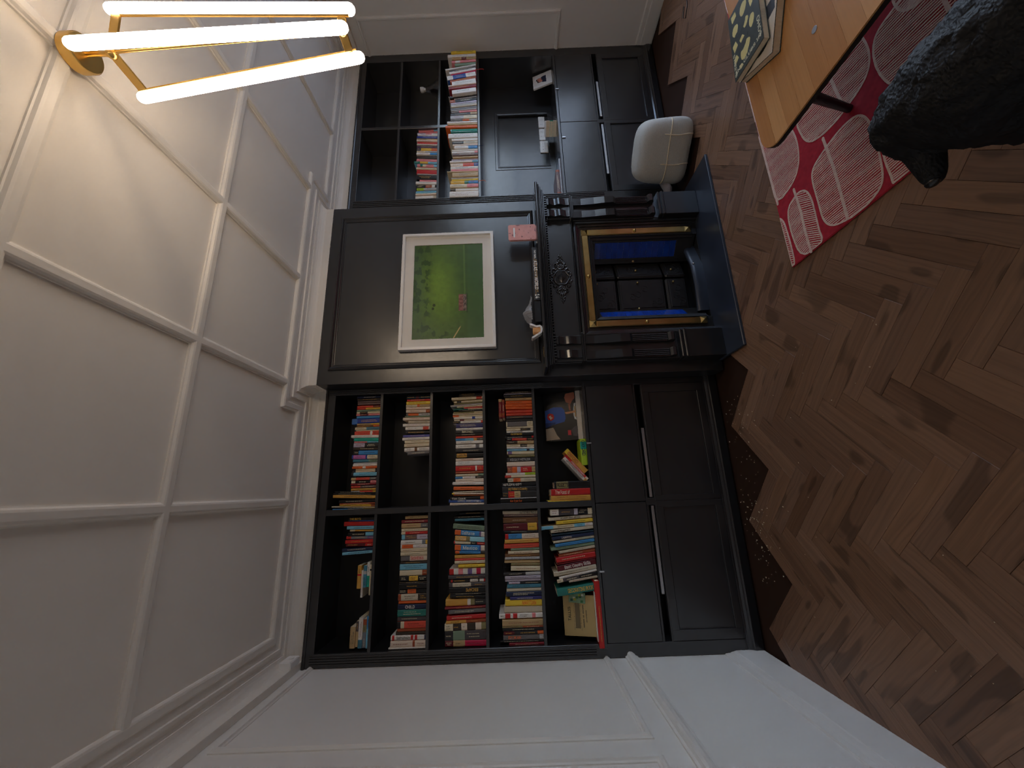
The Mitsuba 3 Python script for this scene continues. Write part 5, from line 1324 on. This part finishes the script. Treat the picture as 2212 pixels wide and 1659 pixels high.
# ---------------------------------------------------------------- pouf by the hearth
t = thing('pouf', 'pale grey felt pouf tied with cream cord beside the hearth', 'pouf')
m_ = trimesh.creation.icosphere(subdivisions=5)
V = m_.vertices; e = 0.44
r_ = (np.abs(V) ** (2 / e)).sum(1) ** (-e / 2); V = V * r_[:, None]
V = V * [0.228, 0.150, 0.203]
V[:, 0] *= 1 + 0.06 * (-V[:, 2] / 0.2); V[:, 2] += 0.010 * (1 - (V[:, 0] / 0.23) ** 2)
m_ = trimesh.Trimesh(V, m_.faces, process=False)
MP = shift(2.600, -0.215, 0.204) @ rotz(-49.0)
obj('body', place(m_, MP), 'felt', t, smooth=True)
def surf(x, z):
    """front point of the felt body at local x, z"""
    zz = z; xs = x / (1 - 0.06 * zz / 0.2); zz = zz - 0.010 * (1 - (x / 0.23) ** 2)
    q = 1 - abs(xs / 0.228) ** (2 / e) - abs(zz / 0.203) ** (2 / e)
    return -0.150 * max(q, 0.0) ** (e / 2)
def cord_path(pts): return [(MP @ [x, surf(x, z) - 0.002, z, 1])[:3] for x, z in pts]
obj('cord', tube(cord_path([(x, -0.005 + 0.10 * (-(x - 0.05) / 0.5) * 0.4 + 0.012 * math.sin(x * 9)) for x in np.linspace(-0.222, 0.224, 40)]), 0.0042, 8), 'cord', t, smooth=True, label='cream cord')
for xc in (-0.082, 0.118): obj('cord', tube(cord_path([(xc + 0.004 * math.sin(z * 30), z) for z in np.linspace(0.045, -0.185, 24)]), 0.0038, 8), 'cord', t, smooth=True, label='cream cord')
lb_ = np.array([2.330, -0.105, 0.150]); lt_ = np.array([2.262, 0.006, 0.120])
obj('foot', tube([(MP @ [-0.19, 0.10, -0.06, 1])[:3], lb_, lt_, lt_ + (lt_ - lb_) * 0.03], [0.036, 0.034, 0.024, 0.018], 20), 'grey_plastic', t, smooth=50, label='tapered grey foot')

# ---------------------------------------------------------------- small things
k = thing('alarm_box', 'small white plastic box at the top corner of the left bookcase', 'alarm')
obj('case', bx(-0.975, -0.930, -0.120, -0.012, 2.853, 2.925, 0.006), 'white_plastic', k); obj('lens', ball((-0.928, -0.060, 2.882), 0.016, 0.4, 1, 1), 'white_plastic', k, smooth=True)
k = thing('cable', 'thin black cable end lying on the floor near the right wall', 'cable')
obj('wire', tube([(3.66, -0.56, 0.003), (3.60, -0.52, 0.003), (3.55, -0.55, 0.003), (3.60, -0.60, 0.003), (3.72, -0.63, 0.003), (3.86, -0.60, 0.003)], 0.003, 7), 'dark_plastic', k, smooth=True)
k = thing('disc', 'small cream disc with a dark rim lying on the rug by the dog', 'disc')
obj('disc', place(lathe([(0, 0), (0.0115, 0), (0.012, 0.002), (0.0115, 0.004), (0, 0.0045)], 20), shift(1.076, -1.652, 0.0140)), 'white_plastic', k, smooth=30)
obj('rim', place(lathe([(0.0115, 0.0), (0.0150, 0.0), (0.0152, 0.002), (0.0145, 0.0035), (0.0122, 0.0035)], 20), shift(1.076, -1.652, 0.0138)), 'dark_plastic', k, smooth=30)
cr = []
rngc = random.Random(11)
for _ in range(190):
    if rngc.random() < 0.55: x, y = rngc.gauss(-0.25, 0.13), rngc.gauss(-0.16, 0.07) - 0.03
    elif rngc.random() < 0.6: x, y = rngc.gauss(0.38, 0.14), rngc.gauss(-0.20, 0.09) - 0.02
    else: x, y = rngc.uniform(-0.7, 0.9), rngc.uniform(-1.4, -0.06)
    if y > -0.04 or (x > 0.80 and y > -0.5): continue
    r = 0.0012 + 0.0022 * rngc.random() ** 2
    m = ball((0, 0, 0), 1.0, r * (1 + rngc.random()), r, r * 0.6, 0); m.apply_transform(shift(x, y, r * 0.55) @ rotz(rngc.random() * 180)); cr.append(m)
obj('crumbs', cr, 'paper', None, kind='stuff', label='pale crumbs and wood dust scattered on the floor before the left bookcase', cat='crumbs')

# ---------------------------------------------------------------- dog
t = thing('dog', 'black shaggy dog sniffing at the edge of the rug', 'dog')
J = dict(rump=(0.900, -2.50, 0.36), loin=(0.892, -2.32, 0.37), chest=(0.895, -2.08, 0.345), neck=(0.925, -1.985, 0.375), skull=(0.925, -1.935, 0.375), brow=(0.895, -1.925, 0.372), muz0=(0.862, -1.918, 0.356), muz1=(0.800, -1.905, 0.338), nose=(0.772, -1.900, 0.334))
R_ = dict(rump=0.140, loin=0.138, chest=0.158, neck=0.105, skull=0.082, brow=0.066, muz0=0.048, muz1=0.034, nose=0.027)
def B_(a, b): return hull((J[a], R_[a]), (J[b], R_[b]))
body = B_('rump', 'loin') + B_('loin', 'chest') + B_('chest', 'neck') + B_('neck', 'skull') + B_('skull', 'brow') + B_('brow', 'muz0') + B_('muz0', 'muz1') + B_('muz1', 'nose')
def limb(*q):
    global body
    for (a, ra), (b, rb_) in zip(q, q[1:]): body = body + hull((a, ra), (b, rb_))
for s, fx in ((-1, 0.815), (1, 0.985)):
    limb(((fx, -2.06, 0.30), 0.075), ((fx - 0.005, -2.03, 0.19), 0.050), ((fx - 0.005, -2.045, 0.10), 0.036), ((fx - 0.005, -2.035, 0.035), 0.032)); limb(((fx - 0.005, -2.035, 0.030), 0.030), ((fx - 0.008, -1.995, 0.026), 0.026))
    limb(((fx, -2.46, 0.34), 0.095), ((fx, -2.38, 0.24), 0.062), ((fx, -2.53, 0.15), 0.036), ((fx, -2.50, 0.04), 0.032)); limb(((fx, -2.50, 0.030), 0.030), ((fx, -2.455, 0.026), 0.026))
limb(((0.900, -2.60, 0.42), 0.045), ((0.91, -2.70, 0.50), 0.036), ((0.92, -2.78, 0.56), 0.022))
bm = trimesh.Trimesh(*tri(body.refine_to_length(0.016)), process=True)
trimesh.smoothing.filter_taubin(bm, iterations=14)
nv = bm.vertex_normals; pv = np.asarray(bm.vertices)
amp = 0.017 * np.clip((np.linalg.norm(pv - np.array(J['nose']), axis=1) - 0.03) / 0.12, 0.05, 1) * np.clip(pv[:, 2] / 0.12, 0.15, 1)
dsp = (meshkit.fbm(pv * [38, 52, 38], 3, 2) - 0.42) * 2
bm.vertices = pv + nv * (amp * dsp)[:, None]
obj('body', bm, 'fur', t, smooth=True)
def ear(sx):
    base = np.array([0.925 + 0.030 * sx, -1.945 - 0.055 * (sx < 0) + 0.045 * (sx > 0), 0.425])
    pts = [(base, 0.020), (base + [0.020 * sx + 0.01, 0.012 * sx, -0.045], 0.030), (base + [0.024 * sx + 0.012, 0.018 * sx, -0.095], 0.028), (base + [0.020 * sx + 0.012, 0.018 * sx, -0.130], 0.014)]
    m = hull(pts[0], pts[1]) + hull(pts[1], pts[2]) + hull(pts[2], pts[3]); m = trimesh.Trimesh(*tri(m.refine_to_length(0.012)), process=True); trimesh.smoothing.filter_taubin(m, iterations=8)
    v = np.asarray(m.vertices); m.vertices = v + m.vertex_normals * (0.012 * (meshkit.fbm(v * 55, 3, 8) - 0.45) * 2)[:, None]; return m
for s in (-1, 1): obj('ear', ear(s), 'fur', t, smooth=True)
obj('nose', ball((0.752, -1.897, 0.338), 0.0165, 0.75, 1.1, 0.85), 'dog_nose', t, smooth=True, label='shiny black nose')
for s in (-1, 1): obj('eye', ball((0.868, -1.925 + 0.040 * s, 0.402), 0.0075), 'dog_nose', t, smooth=True)
